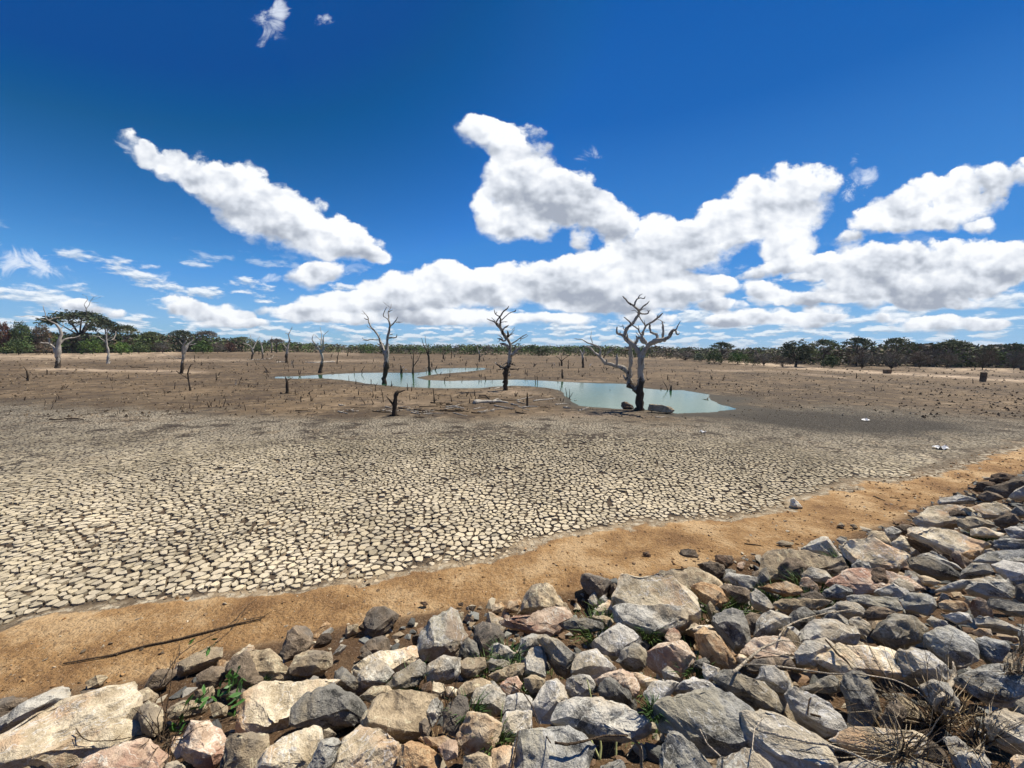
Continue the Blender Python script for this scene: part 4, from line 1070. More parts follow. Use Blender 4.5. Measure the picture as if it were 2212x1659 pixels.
# smaller rocks wedged in the gaps: a few shapes, copied
def filler():
    protos = []
    for a in range(7):
        rg = np.random.default_rng(a + 40)
        pts = rg.normal(size=(16, 3)); pts /= np.linalg.norm(pts, axis=1)[:, None]
        pts *= np.array((0.5, 0.38, 0.27)) * (0.85 + 0.3 * rg.random((16, 1)))
        o = rough_rock('rock', pts, (0, 0, 0), rock_material('g'), 1.0, 13, 1.0, seed=a)
        protos.append(o.data); bpy.data.objects.remove(o)
    used = {}
    cells = []
    rg = np.random.default_rng(77)
    for gx in np.arange(-7, 24, 0.34):
        for gy in np.arange(0.9, 17, 0.34):
            x = gx + (rg.random() - .5) * .34; y = gy + (rg.random() - .5) * .34
            cells.append((x, y))
    xs = np.array(cells)
    s = embank(xs[:, 0], xs[:, 1])[1]
    z = height(xs[:, 0], xs[:, 1])
    X, Y, dep = proj(np.column_stack([xs, z]))
    out = []
    for (x, y), ss, zz, X_, Y_, dp in zip(xs, s, z, X, Y, dep):
        if ss < 0.05 or dp < 1.2 or not (-40 < X_ < 2260) or not (900 < Y_ < 1720): continue
        left = X_ < 1050
        if left and rg.random() < 0.62: continue
        dd = np.linalg.norm(PC[:, :2] - (x, y), axis=1)
        if (dd < PR * 0.26).any(): continue
        out.append((dp, x, y, zz, X_, Y_, left))
    rg.shuffle(out)
    out = sorted(out, key=lambda q: q[0])[:520]
    rg2 = np.random.default_rng(5)
    keep = [q for q in out if rg2.random() < 0.55][:135]
    for dp, x, y, zz, X_, Y_, left in keep:
        k = rg2.choice(list('nttkco' if left else 'ggdbllctnp'))
        a = int(rg2.integers(len(protos)))
        key = (a, k)
        if key not in used:
            me = protos[a].copy(); me.materials.clear(); me.materials.append(rock_material(k)); used[key] = me
        sz = (0.16 + 0.20 * rg2.random()) * (0.8 + 0.05 * dp)
        o = bpy.data.objects.new('rock', used[key])
        o.location = (x, y, zz - 0.07 if not left else zz - 0.01)
        o.rotation_euler = (rg2.random() * 1.0, rg2.random() * 1.0, rg2.random() * 6.28)
        o.scale = (sz, sz * (0.7 + 0.4 * rg2.random()), sz * (0.8 + .5 * rg2.random()))
        COL.objects.link(o)
        big = sz * FPX / dp
        ROCK_INFO.append([o, (X_, Y_), big, PAL[k][3], [], (big, big * .6), 'bank'])
filler()
print('rocks', len(ROCK_INFO))

# loose rubble between the rocks and gravel strewn on the sand: too many and too small to count
def rubble(name, n, region, smin, smax, cols, seed):
    rg = np.random.default_rng(seed)
    base = []
    for a in range(6):
        p = rg.normal(size=(9, 3)); p /= np.linalg.norm(p, axis=1)[:, None]; p *= np.array((0.5, 0.4, 0.28)) * (0.8 + .4 * rg.random((9, 1)))
        bm = bmesh.new()
        for q in p: bm.verts.new(q)
        r = bmesh.ops.convex_hull(bm, input=bm.verts)
        bmesh.ops.delete(bm, geom=list({g for g in r['geom_interior'] + r['geom_unused'] if isinstance(g, bmesh.types.BMVert)}), context='VERTS')
        bm.verts.index_update(); bm.verts.ensure_lookup_table()
        base.append((np.array([v.co[:] for v in bm.verts]), np.array([[v.index for v in f.verts] for f in bm.faces]))); bm.free()
    xs = np.column_stack([rg.uniform(-9, 30, n * 4), rg.uniform(0.6, 20, n * 4)])
    s = embank(xs[:, 0], xs[:, 1])[1]
    z = height(xs[:, 0], xs[:, 1], True)
    X, Y, dep = proj(np.column_stack([xs, z]))
    m = (dep > 0.5) & (X > -400) & (X < 2700) & (Y < 2600) & region(xs, s, X, Y, rg)
    xs, z, dep = xs[m][:n], z[m][:n], dep[m][:n]
    V, F, Cc = [], [], []; k = 0
    for (x, y), zz, dp in zip(xs, z, dep):
        v, f = base[rg.integers(6)]
        sz = (smin + (smax - smin) * rg.random() ** 2.2) * (0.7 + 0.05 * dp)
        a, b_ = rg.random() * 6.28, (rg.random() - .5) * 1.2
        ca, sa, cb_, sb = math.cos(a), math.sin(a), math.cos(b_), math.sin(b_)
        M = np.array([[ca, -sa, 0], [sa, ca, 0], [0, 0, 1]]) @ np.array([[1, 0, 0], [0, cb_, -sb], [0, sb, cb_]])
        V.append(v @ M.T * sz + (x, y, zz + sz * 0.08)); F.append(f + k); k += len(v)
        c = np.array(cols[rg.integers(len(cols))]) * (0.7 + 0.6 * rg.random())
        Cc.append(np.repeat(c[None], len(v), 0))
    def mat(t, b):
        tc = t.new('ShaderNodeTexCoord').outputs['Object']
        a = t.new('ShaderNodeAttribute', attribute_name='tint').outputs['Color']
        nz = t.noise(tc, 30.0, 5.0, 0.75)
        t.put(b.inputs['Base Color'], t.vm('SCALE', a, scale=t.m('ADD', 0.35, t.m('MULTIPLY', nz, 1.3))))
        bump(t, b, nz, 0.8, 0.02)
    o = bpy.data.objects.new(name, mesh_np(name, np.concatenate(V), np.concatenate(F), material(name + ' stone', mat, 0.9, 0.2), False, {'tint': np.concatenate(Cc)}))
    o['kind'] = 'stuff'; COL.objects.link(o)
def reg_bank(xs, s, X, Y, rg):
    dens = np.where(X > 1000, 1.0, 0.30) * sstep(s, 0.0, 0.5)
    return rg.random(len(s)) < dens
def reg_sand(xs, s, X, Y, rg):
    lowY = np.interp(X, MUD_LOW[:, 0], MUD_LOW[:, 1])
    w = np.exp(-np.clip(-s, 0, 9) / 0.8) * 0.8 + 0.25
    return (s < 0.1) & (Y > lowY - 10) & (rg.random(len(s)) < w * (0.3 + vnoise(xs[:, 0], xs[:, 1], 1.2, 3)))
rubble('rubble', 12500, reg_bank, 0.06, 0.26, [(0.20,0.20,0.18),(0.11,0.11,0.10),(0.30,0.28,0.24),(0.34,0.26,0.17),(0.42,0.36,0.26),(0.20,0.13,0.08)], 3)
rubble('gravel', 11000, reg_sand, 0.014, 0.085, [(0.5,0.42,0.3),(0.25,0.17,0.10),(0.12,0.09,0.06),(0.4,0.25,0.13),(0.33,0.2,0.09),(0.30,0.18,0.08),(0.36,0.23,0.11),(0.28,0.16,0.07)], 4)
# ------------------------------------------------------------------ dead wood
def wood_material(name, dark, pale):
    def f(t, b):
        tc = t.new('ShaderNodeTexCoord').outputs['Object']
        at = t.new('ShaderNodeAttribute', attribute_name='bleach').outputs['Fac']
        rnd = t.new('ShaderNodeObjectInfo').outputs['Random']
        tcs = t.vm('MULTIPLY', tc, (1, 1, 0.35))
        n = t.noise(tcs, 2.2, 7.0, 0.78); n2 = t.noise(t.vm('MULTIPLY', tc, (1, 1, 0.12)), 30.0, 4.0, 0.7)
        k = t.ss(t.m('ADD', t.m('ADD', t.m('MULTIPLY', t.m('SUBTRACT', t.m('MULTIPLY', n, 1.9), 0.40), 1.0), t.m('MULTIPLY', n2, 0.45)), t.m('SUBTRACT', at, 1.0)), 0.24, 0.42)
        col = t.mix(k, dark, pale)
        col = t.vm('SCALE', col, scale=t.m('ADD', 0.55, t.m('MULTIPLY', n2, 0.9)))
        t.put(b.inputs['Base Color'], col)
        bump(t, b, t.m('ADD', n2, n), 1.0, 0.07)
    return material(name, f, 0.9, 0.15)
WOOD = wood_material('weathered dead wood', (0.070, 0.052, 0.036), (0.44, 0.40, 0.34))
TWIG = wood_material('dry twig wood', (0.10, 0.07, 0.045), (0.46, 0.37, 0.25))
PALEWOOD = wood_material('bleached branch wood', (0.26, 0.20, 0.13), (0.62, 0.53, 0.40))

def tube(P, rad, sides=8, gnarl=0.12, seed=0, cap=True):
    """tapering knotty limb along points P"""
    rg = np.random.default_rng(seed)
    P = np.asarray(P, float); rad = np.asarray(rad, float)
    # finer path
    seg = np.linalg.norm(np.diff(P, axis=0), axis=1); t = np.concatenate([[0], np.cumsum(seg)])
    n = max(len(P) * 2 if sides > 4 else len(P), int(min(26, t[-1] / max(rad.mean() * 2.2, 0.01)))) if sides > 4 else len(P) + 1
    tt = np.linspace(0, t[-1], n)
    Q = np.stack([np.interp(tt, t, P[:, i]) for i in range(3)], 1); r = np.interp(tt, t, rad)
    if n > 4: Q[1:-1] = 0.7 * Q[1:-1] + 0.15 * (Q[:-2] + Q[2:])
    Q[1:-1] += rg.normal(size=(n - 2, 3)) * (r[1:-1] * gnarl * 0.9)[:, None]
    T = np.gradient(Q, axis=0); T /= np.linalg.norm(T, axis=1)[:, None] + 1e-9
    ref = np.array((0.31, 0.87, 0.38)); 
    A = np.cross(T, ref); A /= np.linalg.norm(A, axis=1)[:, None] + 1e-9; B = np.cross(T, A)
    a = np.arange(sides) / sides * 2 * math.pi
    rr = r[:, None] * (1 + rg.normal(size=(n, sides)) * gnarl + rg.normal(size=(n, 1)) * gnarl * 0.55)
    V = Q[:, None] + (np.cos(a)[None, :, None] * A[:, None] + np.sin(a)[None, :, None] * B[:, None]) * rr[..., None]
    V = V.reshape(-1, 3)
    i = np.arange(n - 1)[:, None] * sides + np.arange(sides)[None]; j = np.arange(n - 1)[:, None] * sides + (np.arange(sides)[None] + 1) % sides
    F = np.stack([i, j, j + sides, i + sides], -1).reshape(-1, 4)
    V = np.concatenate([V, Q[:1], Q[-1:] + T[-1:] * r[-1]])
    c0, c1 = n * sides, n * sides + 1
    k = np.arange(sides)
    F3 = np.concatenate([np.stack([np.full(sides, c0), (k + 1) % sides, k], 1), np.stack([np.full(sides, c1), (n - 1) * sides + k, (n - 1) * sides + (k + 1) % sides], 1)])
    return V, F, F3

def empty(name, loc):
    e = bpy.data.objects.new(name, None); e.location = loc; e.empty_display_size = 0.2
    COL.objects.link(e); return e

def limb_obj(name, parts, mat, origin, parent, bleach, smooth=True):
    """one mesh from one or several joined limbs (V, F, F3)"""
    V, F, F3, k = [], [], [], 0
    for v, f, f3 in parts:
        V.append(v); F.append(f + k); F3.append(f3 + k); k += len(v)
    V = np.concatenate(V) - np.asarray(origin)
    bl = bleach(V) if callable(bleach) else np.full(len(V), bleach)
    o = bpy.data.objects.new(name, mesh_np(name, V, [np.concatenate(F), np.concatenate(F3)], mat, smooth, {'bleach': bl}))
    if parent is None: o.location = origin
    return link(o, parent)

def picture_frame(ox, oy, s): return lambda x, y: (ox + x * s, oy + y * s)
FH = picture_frame(1228.9, 625.4, .11905); FI = picture_frame(1031.4, 647.4, .13233); FJ = picture_frame(768.05, 641.9, .23059)
FK = picture_frame(0, 625.4, .21599); FL = picture_frame(351.1, 691.2, .29375); F2 = picture_frame(548.6, 603.4, .24802); F3c = picture_frame(1042.3, 603.4, .24802)
FD = picture_frame(0, 0, 1)

def to_world(fr, pts, s, base, seed, spread=0.5, plane=None):
    """limb points noted from the photograph, set at the tree's own distance and swung out of its plane"""
    rg = np.random.default_rng(seed)
    n = np.array([CP[0] - base[0], CP[1] - base[1], 0.0]); dist = np.linalg.norm(n); n /= dist
    out, rad = [], []
    swing = (rg.random() - .5) * 2 * spread
    L = 0.0; prev = None
    for x, y, w in pts:
        X, Y = fr(x, y); r = ray(X, Y)
        t = np.dot(base - CP, n) / np.dot(r, n)
        p = CP + r * t
        if prev is not None: L += np.linalg.norm(p - prev)
        prev = p
        off = swing * L + (0 if plane is None else plane)
        p = CP + r * (t + off)
        out.append(p); rad.append(max(w * s * depth(p) ** 2 / np.linalg.norm(p - CP) / FPX / 2, 0.004))
    return np.array(out), np.array(rad)

LANDMARKS = []       # (X, Y, phrase) for labels that point at neighbours
def snag(name, fr, s, limbs, label, cat, group=None, bleach=0.4, mat=None, sides=9, spread=0.45, trunk_n=1, base_px=None, mark=None):
    mat = mat or WOOD
    x, y, w = limbs[0][0]
    X, Y = fr(x, y) if base_px is None else base_px
    base = ground_hit(X, Y)
    base = np.array([base[0], base[1], zat(base[0], base[1])])
    root = empty(name, base)
    root.rotation_euler = (0, 0, 0)
    tag(root, label, cat, group)
    hmax = 1.0
    sd = int(abs(X * 7 + Y * 13))
    for i, l in enumerate(limbs):
        l = [tuple(p) for p in l]
        if i == 0: l = [(l[0][0], l[0][1] + 0.0, l[0][2] * 1.12)] + l[1:] if len(l) > 1 else l
        P, rd = to_world(fr, l, s, base, sd + i, spread if i >= trunk_n else 0.04)
        if i == 0:
            P = np.concatenate([[P[0] - (0, 0, 0.35)], P]); rd = np.concatenate([[rd[0] * 1.2], rd])
        hh = lambda V: np.clip(np.full(len(V), bleach) + 0.25 * sstep(V[:, 2], 0.3, 4.0) - 0.30 * sstep(V[:, 2], 2.6, 0.2) * (bleach < 0.8) - 0.16, 0, 1)
        nm = 'trunk' if i < trunk_n else 'branch'
        limb_obj(nm, [tube(P, rd, sides if i < trunk_n + 2 else max(5, sides - 2), 0.13, sd + 31 * i)], mat, base, root, hh)
    LANDMARKS.append((X, Y, mark)) if mark else None
    return root

def T(s):
    """'x y w  x y w | ...' -> limbs"""
    o = []
    for part in s.strip().split('|'):
        v = [float(a) for a in part.split()]
        if v: o.append([tuple(v[i:i + 3]) for i in range(0, len(v), 3)])
    return o

snag('dead_tree', FH, .11905, T("""
1285 2190 170 1290 2100 140 1290 1950 150 1280 1800 150 1300 1700 130 1305 1550 115 1310 1400 115 1315 1280 120 1320 1200 130
|1320 1250 110 1270 1160 85 1220 1060 75 1170 1000 85 1100 960 90 1040 900 90 1010 830 70 1020 780 62 1060 700 62 1120 640 60 1180 590 50 1220 520 50 1260 460 50 1275 400 50 1270 370 40
|1320 1230 115 1370 1120 90 1410 1060 85 1470 980 90 1550 940 95 1640 920 95 1720 910 90 1790 890 75 1830 840 60 1850 780 56 1880 740 56 1940 740 50 1950 720 30 1980 650 22 2025 575 8
|1270 1850 140 1180 1770 120 1090 1720 130 1080 1640 100 1095 1560 90 1060 1480 85 980 1430 80 880 1390 75 780 1360 65 690 1350 65 650 1360 50 650 1310 60 600 1260 55 560 1210 55 490 1160 36 440 1120 34 390 1060 36 330 1040 28 250 1010 10
|1275 380 45 1200 320 42 1160 280 38 1100 250 32 1060 220 28 1030 170 24 1000 150 26 975 120 14
|1190 290 34 1200 240 34 1230 180 28 1260 160 22 1300 150 20 1350 165 20 1375 160 22 1385 120 10
|1262 160 20 1270 120 18 1300 95 14 1335 80 8
|1290 380 42 1320 340 30 1350 300 28 1400 270 28 1440 240 20 1460 205 8
|1310 370 18 1350 352 16 1395 350 8
|1290 430 36 1340 440 28 1400 445 26 1445 430 26 1440 385 18 1425 370 10
|1445 400 20 1475 375 8
|1250 435 14 1215 390 12 1185 370 12 1130 390 6
|1000 850 70 960 820 50 910 800 42 870 790 40 865 740 26 875 680 24
|925 800 24 935 760 10
|1140 620 34 1100 590 26 1060 545 24 1000 500 14
|1020 740 18 990 715 12 985 660 14 975 640 10
|985 665 12 930 668 10 890 650 6
|1270 470 16 1300 530 20 1340 590 20 1380 640 22 1385 680 22 1370 720 26 1345 780 40 1330 830 60
|1385 650 22 1375 600 14 1370 560 8
|1330 790 40 1370 720 34 1390 660 34 1450 620 34 1510 590 40 1570 550 42 1630 500 40 1670 460 30 1705 425 14
|1600 520 24 1610 480 18 1625 450 8
|1610 545 14 1660 555 12 1700 590 16 1740 595 10
|1700 590 14 1665 630 6
|1465 605 30 1470 700 34 1480 780 40 1530 790 44 1590 820 46 1610 860 50 1600 900 60
|1480 740 12 1430 740 10 1385 755 8
|1150 650 20 1210 680 28 1260 720 28 1280 780 26 1320 830 40 1340 900 70 1390 960 70 1420 1000 50
|1275 760 14 1270 690 12 1260 650 8
|1280 840 16 1240 800 14 1210 765 8
|1210 980 60 1240 920 50 1250 870 50 1230 850 24 1215 840 16
|1250 870 50 1300 880 56 1340 950 70 1400 970 50 1410 1010 30
|1180 950 10 1205 880 6
|1260 1065 26 1300 1065 20 1345 1055 10
|1940 750 40 1950 800 26 1975 825 26 2000 800 18 2005 780 8
|1705 880 50 1710 800 42 1710 700 44 1705 650 34 1700 600 14
|1550 990 26 1580 1030 8
|565 1220 50 570 1140 30 575 1080 28 540 1040 28 480 1015 28 400 985 24 340 970 26 270 925 16 230 900 14 170 905 14 95 885 6
|430 970 14 415 920 14 390 860 12 402 835 5 408 755 8
|630 1240 24 640 1190 22 700 1160 20 750 1120 20 790 1070 20 860 1030 14 875 1040 10
|680 1340 34 685 1270 30
|865 1370 36 875 1290 40 870 1240 44 870 1190 30 880 1165 14
|860 1260 20 820 1260 14
|1105 1560 40 1120 1480 50 1100 1440 54 1120 1350 50 1105 1270 44 1105 1180 44 1110 1080 56 1110 1010 40 1090 960 20
|1140 1350 36 1150 1270 30 1155 1200 24 1140 1130 18 1165 1080 8
|1090 1070 18 1040 1055 22 1025 1030 12
|1060 880 20 1065 800 12
|1050 1640 40 1010 1600 26 985 1550 16
"""), 'massive gnarled dead tree with twisted bare limbs on the near edge of the pond', 'dead tree', 'dead trees on the lake bed', 0.66, sides=14, spread=0.35, mark='the massive gnarled dead tree')

snag('dead_tree', FI, .13233, T("""
450 1480 70 455 1400 62 460 1300 72 465 1200 85 480 1120 80 520 1040 65 530 950 60 530 900 60 530 840 48 540 760 40 520 700 42 490 650 60 450 600 56 410 540 52 385 480 52 360 440 50 320 410 46 300 380 36
|300 380 34 270 355 20 230 345 16 155 312 12|290 350 14 260 320 10 230 292 6
|300 370 26 340 310 24 370 275 26 400 230 24 420 190 24 460 165 20 490 140 18 512 105 10
|365 275 22 330 260 18 290 235 16 280 190 14 275 165 8|300 230 12 322 195 6
|370 430 40 375 370 34 380 320 30 370 290 20|385 340 20 430 300 16 470 260 16 510 225 14 570 200 14 620 185 16 628 155 6|385 370 16 430 360 14 490 362 8
|410 500 22 440 460 22 480 440 26 510 412 10
|500 610 50 500 560 40 495 520 20 480 500 10|520 590 26 560 540 12 612 480 6|530 580 16 600 545 6|560 500 8 610 450 6
|460 660 30 420 680 26 380 640 26 340 640 16 325 630 10|420 680 20 400 620 20 370 595 12 330 570 6|370 650 16 350 680 10 315 698 6
|510 790 36 480 740 40 430 725 44 370 712 26
|545 730 24 580 700 22 640 670 20 700 620 18 760 585 16 808 562 8|700 640 14 760 625 12 830 580 6|690 680 8 715 640 10
|540 920 60 590 880 56 640 830 60 680 790 40 720 760 14|610 800 40 620 740 16 650 712 12 700 720 10
|470 1140 50 430 1110 46 380 1090 40 330 1060 24 280 1025 10|430 1120 24 380 1135 20 310 1148 6|500 1030 24 450 1040 14 410 1075 10|520 1130 28 580 1140 20 640 1130 10|540 1040 30 590 1060 20 620 1072 8|560 1050 16 590 1025 8
|430 1330 40 415 1360 20
"""), 'ragged dead tree leaning back with a skirt of broken branches round its middle', 'dead tree', 'dead trees on the lake bed', 0.50, sides=10, mark='the ragged leaning dead tree')

snag('dead_tree', FJ, .23059, T("""
268 822 50 272 760 38 280 700 38 285 640 54 290 580 48 290 530 44 300 470 28 295 400 26 310 340 22 318 290 20 325 260 18 318 230 16 305 205 12 280 190 8 252 180 10 265 150 7 280 110 7 294 90 5
|280 540 40 260 480 30 235 430 26 222 380 18 205 350 18 175 310 16 140 270 14 120 230 12 122 200 10 100 165 8 80 145 7 62 125 4
|310 215 12 312 160 12 303 140 8 320 115 7 332 95 5 335 60 3|325 98 5 290 70 4 256 42 3|310 140 8 330 125 7 348 120 4
|330 270 14 360 240 12 375 225 12 390 195 6 400 182 4|375 235 8 410 238 6 447 232 4|385 228 4 430 225 3
|310 385 16 335 378 14 360 382 12 385 375 10 387 348 5|325 350 10 348 348 8
|85 158 5 55 155 3|118 210 8 95 205 10 80 195 5
|170 310 8 140 290 8 110 275 5 106 265 3|215 400 12 180 398 10 140 395 10 105 405 12 75 395 7 62 380 4|100 400 7 65 404 3|220 370 6 235 345 3
|235 450 18 205 435 10|290 620 20 312 650 10|258 822 20 235 826 8|280 822 20 300 828 8
"""), 'tall forked dead tree with two bare leaders on the left end of the pond', 'dead tree', 'dead trees on the lake bed', 0.52, sides=10, mark='the tall forked dead tree')

snag('dead_tree', FK, .21599, T("""
580 785 60 582 720 58 585 600 62 590 540 50 600 490 40 620 440 34 590 380 28 560 345 26 510 320 20 480 300 14 455 295 12 455 240 9 435 190 8 430 160 5
|455 310 10 400 295 7 340 270 6 270 262 5 210 272 4 150 262 3|455 270 6 430 252 3
|560 640 36 530 570 32 500 540 26 450 540 20 405 530 18|500 540 18 490 490 14|530 560 16 550 530 8
|600 540 30 640 500 26 700 485 22 760 480 14 800 460 8|480 310 12 540 285 10 600 280 6|600 400 14 640 360 8 620 330 5
"""), 'thick pale dead tree with whitewashed foot, arms spread in front of a leafy tree', 'dead tree', 'dead trees on the lake bed', 0.78, sides=10, mark='the thick pale dead tree')
snag('dead_tree', FK, .21599, T("""
1080 740 34 1090 680 30 1080 600 24 1065 540 22 1065 480 16 1065 430 12 1090 400 6 1110 395 4
|1060 520 14 1020 500 12 990 470 10 940 465 7 880 462 3|1070 500 12 1110 510 12 1140 490 14 1160 440 10 1155 420 6|1070 470 8 1030 430 6 980 400 4 940 330 3|1080 490 8 1130 475 6
"""), 'small pale dead tree with crooked arms standing before green bushes', 'dead tree', 'dead trees on the lake bed', 0.84, sides=8, mark='the small crooked pale tree')
snag('dead_tree', FL, .29375, T("""
138 395 26 145 330 24 150 290 22 160 250 24 170 210 26 185 180 18 205 165 12 228 145 5
|150 250 20 150 200 18 155 175 14 175 155 12|200 185 10 245 175 6|145 180 8 122 153 3|150 285 10 100 280 6 50 265 5 0 245 3|130 400 10 100 372 5
"""), 'broken dead trunk with dark foot and peeling white top', 'dead tree', 'dead trees on the lake bed', 0.66, sides=9, mark='the trunk with peeling white top')
snag('dead_snag', FL, .29375, T("""
205 520 16 195 460 12 185 400 12 195 350 10 215 325 6|185 430 8 150 410 5 100 372 4|205 340 5 208 322 3
"""), 'slim crooked snag just in front of the trunk with peeling white top', 'dead snag', 'dead snags', 0.35, sides=7, mark='the slim crooked snag')
for d, lb, bl in (
 ("655 290 14 665 230 14 660 210 12 640 185 8 590 170 5|665 215 10 685 170 7 715 120 3|680 170 5 655 150 5 645 110 3", 'first of four far dead trees before the dark wood, widest spreading', .62),
 ("738 285 12 735 220 12 725 180 9 720 155 5|730 180 7 745 155 3", 'second of four far dead trees, slim with a pale fork', .70),
 ("802 240 12 805 190 10 800 150 7 805 120 4|805 195 7 840 180 4|800 160 5 790 140 3", 'third of four far dead trees, the smallest and most distant', .66),
 ("908 315 18 915 250 20 920 200 16 935 150 10 925 110 8 940 80 5 955 50 3|915 215 12 885 175 7|925 105 7 905 98 4|935 160 7 945 145 4", 'fourth of four far dead trees, tallest, with kinked bare leader', .60),
 ("1160 390 26 1165 340 22 1180 280 20 1165 240 20 1140 195 14 1115 165 10 1095 150 8 1110 105 3|1170 240 18 1190 200 14 1205 190 10 1240 178 6|1185 200 14 1180 150 10 1185 110 5 1223 78 3|1165 180 10 1170 110 5 1158 50 3|1165 150 6 1140 130 4 1118 108 3|1145 215 8 1115 215 4|1150 392 14 1130 396 6|1170 392 14 1195 398 6", 'white branching dead tree with dark foot near the thin end of the pond', .72)):
    snag('dead_tree', FL, .29375, T(d), lb, 'dead tree', 'dead trees on the lake bed', bl, sides=8, mark='the white branching dead tree' if bl == .72 else None)
snag('tree_stump', FL, .29375, T("918 540 22 915 480 20 915 450 18 900 415 5|918 445 10 950 425 5 960 420 3|930 538 8 990 545 3|905 538 8 870 545 3"), 'dark forked post-like stump left of the pond, far side of the mud flat', 'stump', 'stumps', .25, sides=8, mark='the dark forked stump')
snag('tree_stump', F2, .24802, T("1225 1190 44 1225 1120 38 1230 1040 38 1240 990 34 1255 975 24|1250 985 20 1290 975 14 1318 962 6|1215 1090 22 1185 1055 14 1155 1022 6|1215 1180 20 1150 1192 8|1240 1180 14 1295 1195 6|1225 1185 16 1240 1200 8"), 'broken Y-shaped stump with pale top among driftwood on the cracked mud', 'stump', 'stumps', .55, sides=10, mark='the Y-shaped stump')
for fr, s_, d, lb in (
 (F2, .24802, "1530 815 24 1525 740 16 1522 660 16 1500 610 12 1475 570 6 1460 510 3|1520 650 10 1525 620 8 1495 550 4 1490 490 3", 'slender dead tree with a white egret perched near its top'),
 (F2, .24802, "1385 830 22 1385 780 14 1388 700 10 1390 640 4|1388 760 8 1430 700 6 1460 630 3", 'thin dark dead tree standing in the pond with one slanting arm'),
 (F2, .24802, "1285 830 22 1285 790 16 1275 745 5|1290 800 10 1296 780 4", 'short dark snag standing in the water of the pond'),
 (F2, .24802, "1965 705 14 1965 650 10 1945 600 6 1940 570 3|1968 670 8 2005 655 4|1965 625 7 1990 610 4", 'pale forked dead tree far out on the plain beyond the pond'),
 (F2, .24802, "1650 695 14 1650 660 12 1640 640 5|1650 665 6 1668 645 3", 'squat far stump beyond the narrow arm of water'),
 (F2, .24802, "1718 690 8 1722 650 6 1725 600 4|1722 640 4 1710 620 2", 'thin straight dead pole far beyond the narrow arm of water'),
 (F2, .24802, "815 670 8 820 620 6 825 580 4|820 620 4 838 600 2", 'thin distant dead pole against the far wood'),
 (F2, .24802, "722 735 9 728 680 8 740 630 4|728 690 4 715 672 2", 'leaning dead pole by the white fallen log'),
 (F2, .24802, "945 825 8 935 800 6 965 755 4", 'pale-tipped bent snag at the far edge of the pond'),
 (F3c, .24802, "690 755 14 690 715 14 670 690 6 640 670 3|690 710 10 720 685 5 745 670 3|690 700 6 680 640 3", 'low wide-forked dead tree on the brown plain beyond the pond'),
 (F3c, .24802, "875 770 20 875 700 18 870 650 16 850 615 7|880 650 10 890 620 4|872 660 8 884 612 3", 'stubby dead trunk with a pale split crown on the brown plain'),
 (F3c, .24802, "748 780 6 750 700 4|749 730 3 735 712 2", 'thin dead stem between the wide-forked tree and the split trunk'),
 (F3c, .24802, "697 865 18 693 785 10", 'dark upright stump mirrored at the far bank of the pond'),
 (F3c, .24802, "390 1105 22 392 1050 18 388 985 6", 'pointed dark stump on the near mud, left of the pond basin'),
 (F3c, .24802, "465 935 8 460 880 6 455 835 4", 'first of three dark poles in the narrow water, slightly leaning'),
 (F3c, .24802, "475 935 8 478 890 6 476 840 5", 'second of three dark poles in the narrow water, tallest'),
 (F3c, .24802, "500 935 7 503 905 4", 'third of three dark poles in the narrow water, shortest'),
 (F3c, .24802, "1640 975 18 1645 925 12|1632 970 8 1636 935 3", 'stout black stub standing in the right side of the pond'),
 (F3c, .24802, "1615 965 8 1600 930 6 1570 885 4", 'bent black stick leaning away from the stout stub in the pond'),
 (F3c, .24802, "735 1018 6 722 945 4", 'straight stick rising from the shallow left edge of the pond basin'),
 (F3c, .24802, "755 1040 6 760 1005 5 755 955 3|757 1038 5 785 988 4", 'Y-shaped stick rising from the shallow left edge of the pond basin'),
 (F3c, .24802, "290 1020 10 275 990 4|290 1020 10 310 980 4|288 1018 6 290 975 3", 'claw-like clump of stub branches near the ragged leaning tree'),
 (F3c, .24802, "1210 0 0|"*0 + "1440 880 8 1430 855 5|1440 878 6 1462 862 3", 'small dark fork of wood behind the massive gnarled tree'),
 (F2, .24802, "1570 1075 14 1568 1020 10 1560 950 5|1575 1060 8 1592 1045 4", 'dark upright snag on the mud midway between stump and pond'),
 (F2, .24802, "1128 1070 8 1122 1010 7 1108 955 4", 'thin dark snag just behind the Y-shaped stump'),
 (F2, .24802, "1055 975 7 1060 920 5 1078 900 3|1060 930 5 1040 905 3", 'twiggy fork on the mud before the tall forked tree'),
 (F2, .24802, "1195 935 10 1200 905 6 1195 880 3|1197 930 6 1212 915 3", 'dark stub at the foot of the tall forked tree'),
 (F2, .24802, "1340 970 8 1335 905 4|1340 965 4 1330 960 3", 'single dark spike in front of the pond, nearer the Y-shaped stump'),
 (F2, .24802, "1372 975 8 1378 912 4", 'second dark spike in front of the pond, beside the first'),
 (F2, .24802, "410 1070 10 405 1020 6|408 1060 5 415 1010 3", 'small twin spike on the left mud flat below the dark forked stump'),
 (F2, .24802, "500 1060 12 495 1020 7|505 1058 8 515 1030 4", 'knobbly dark stub right of the twin spike'),
 (F2, .24802, "395 830 12 385 790 6|398 830 10 412 795 5", 'black twin stub at the thin left tip of the pond'),
 (F2, .24802, "120 805 14 105 780 9 90 768 5|120 806 8 140 815 5", 'curled black root beyond the creek'),
 ):
    snag('dead_snag', fr, s_, T(d), lb, 'dead snag', 'dead snags', .32 if 'pale' not in lb else .7, sides=7)
CR1 = picture_frame(0, 603.4, .24802)
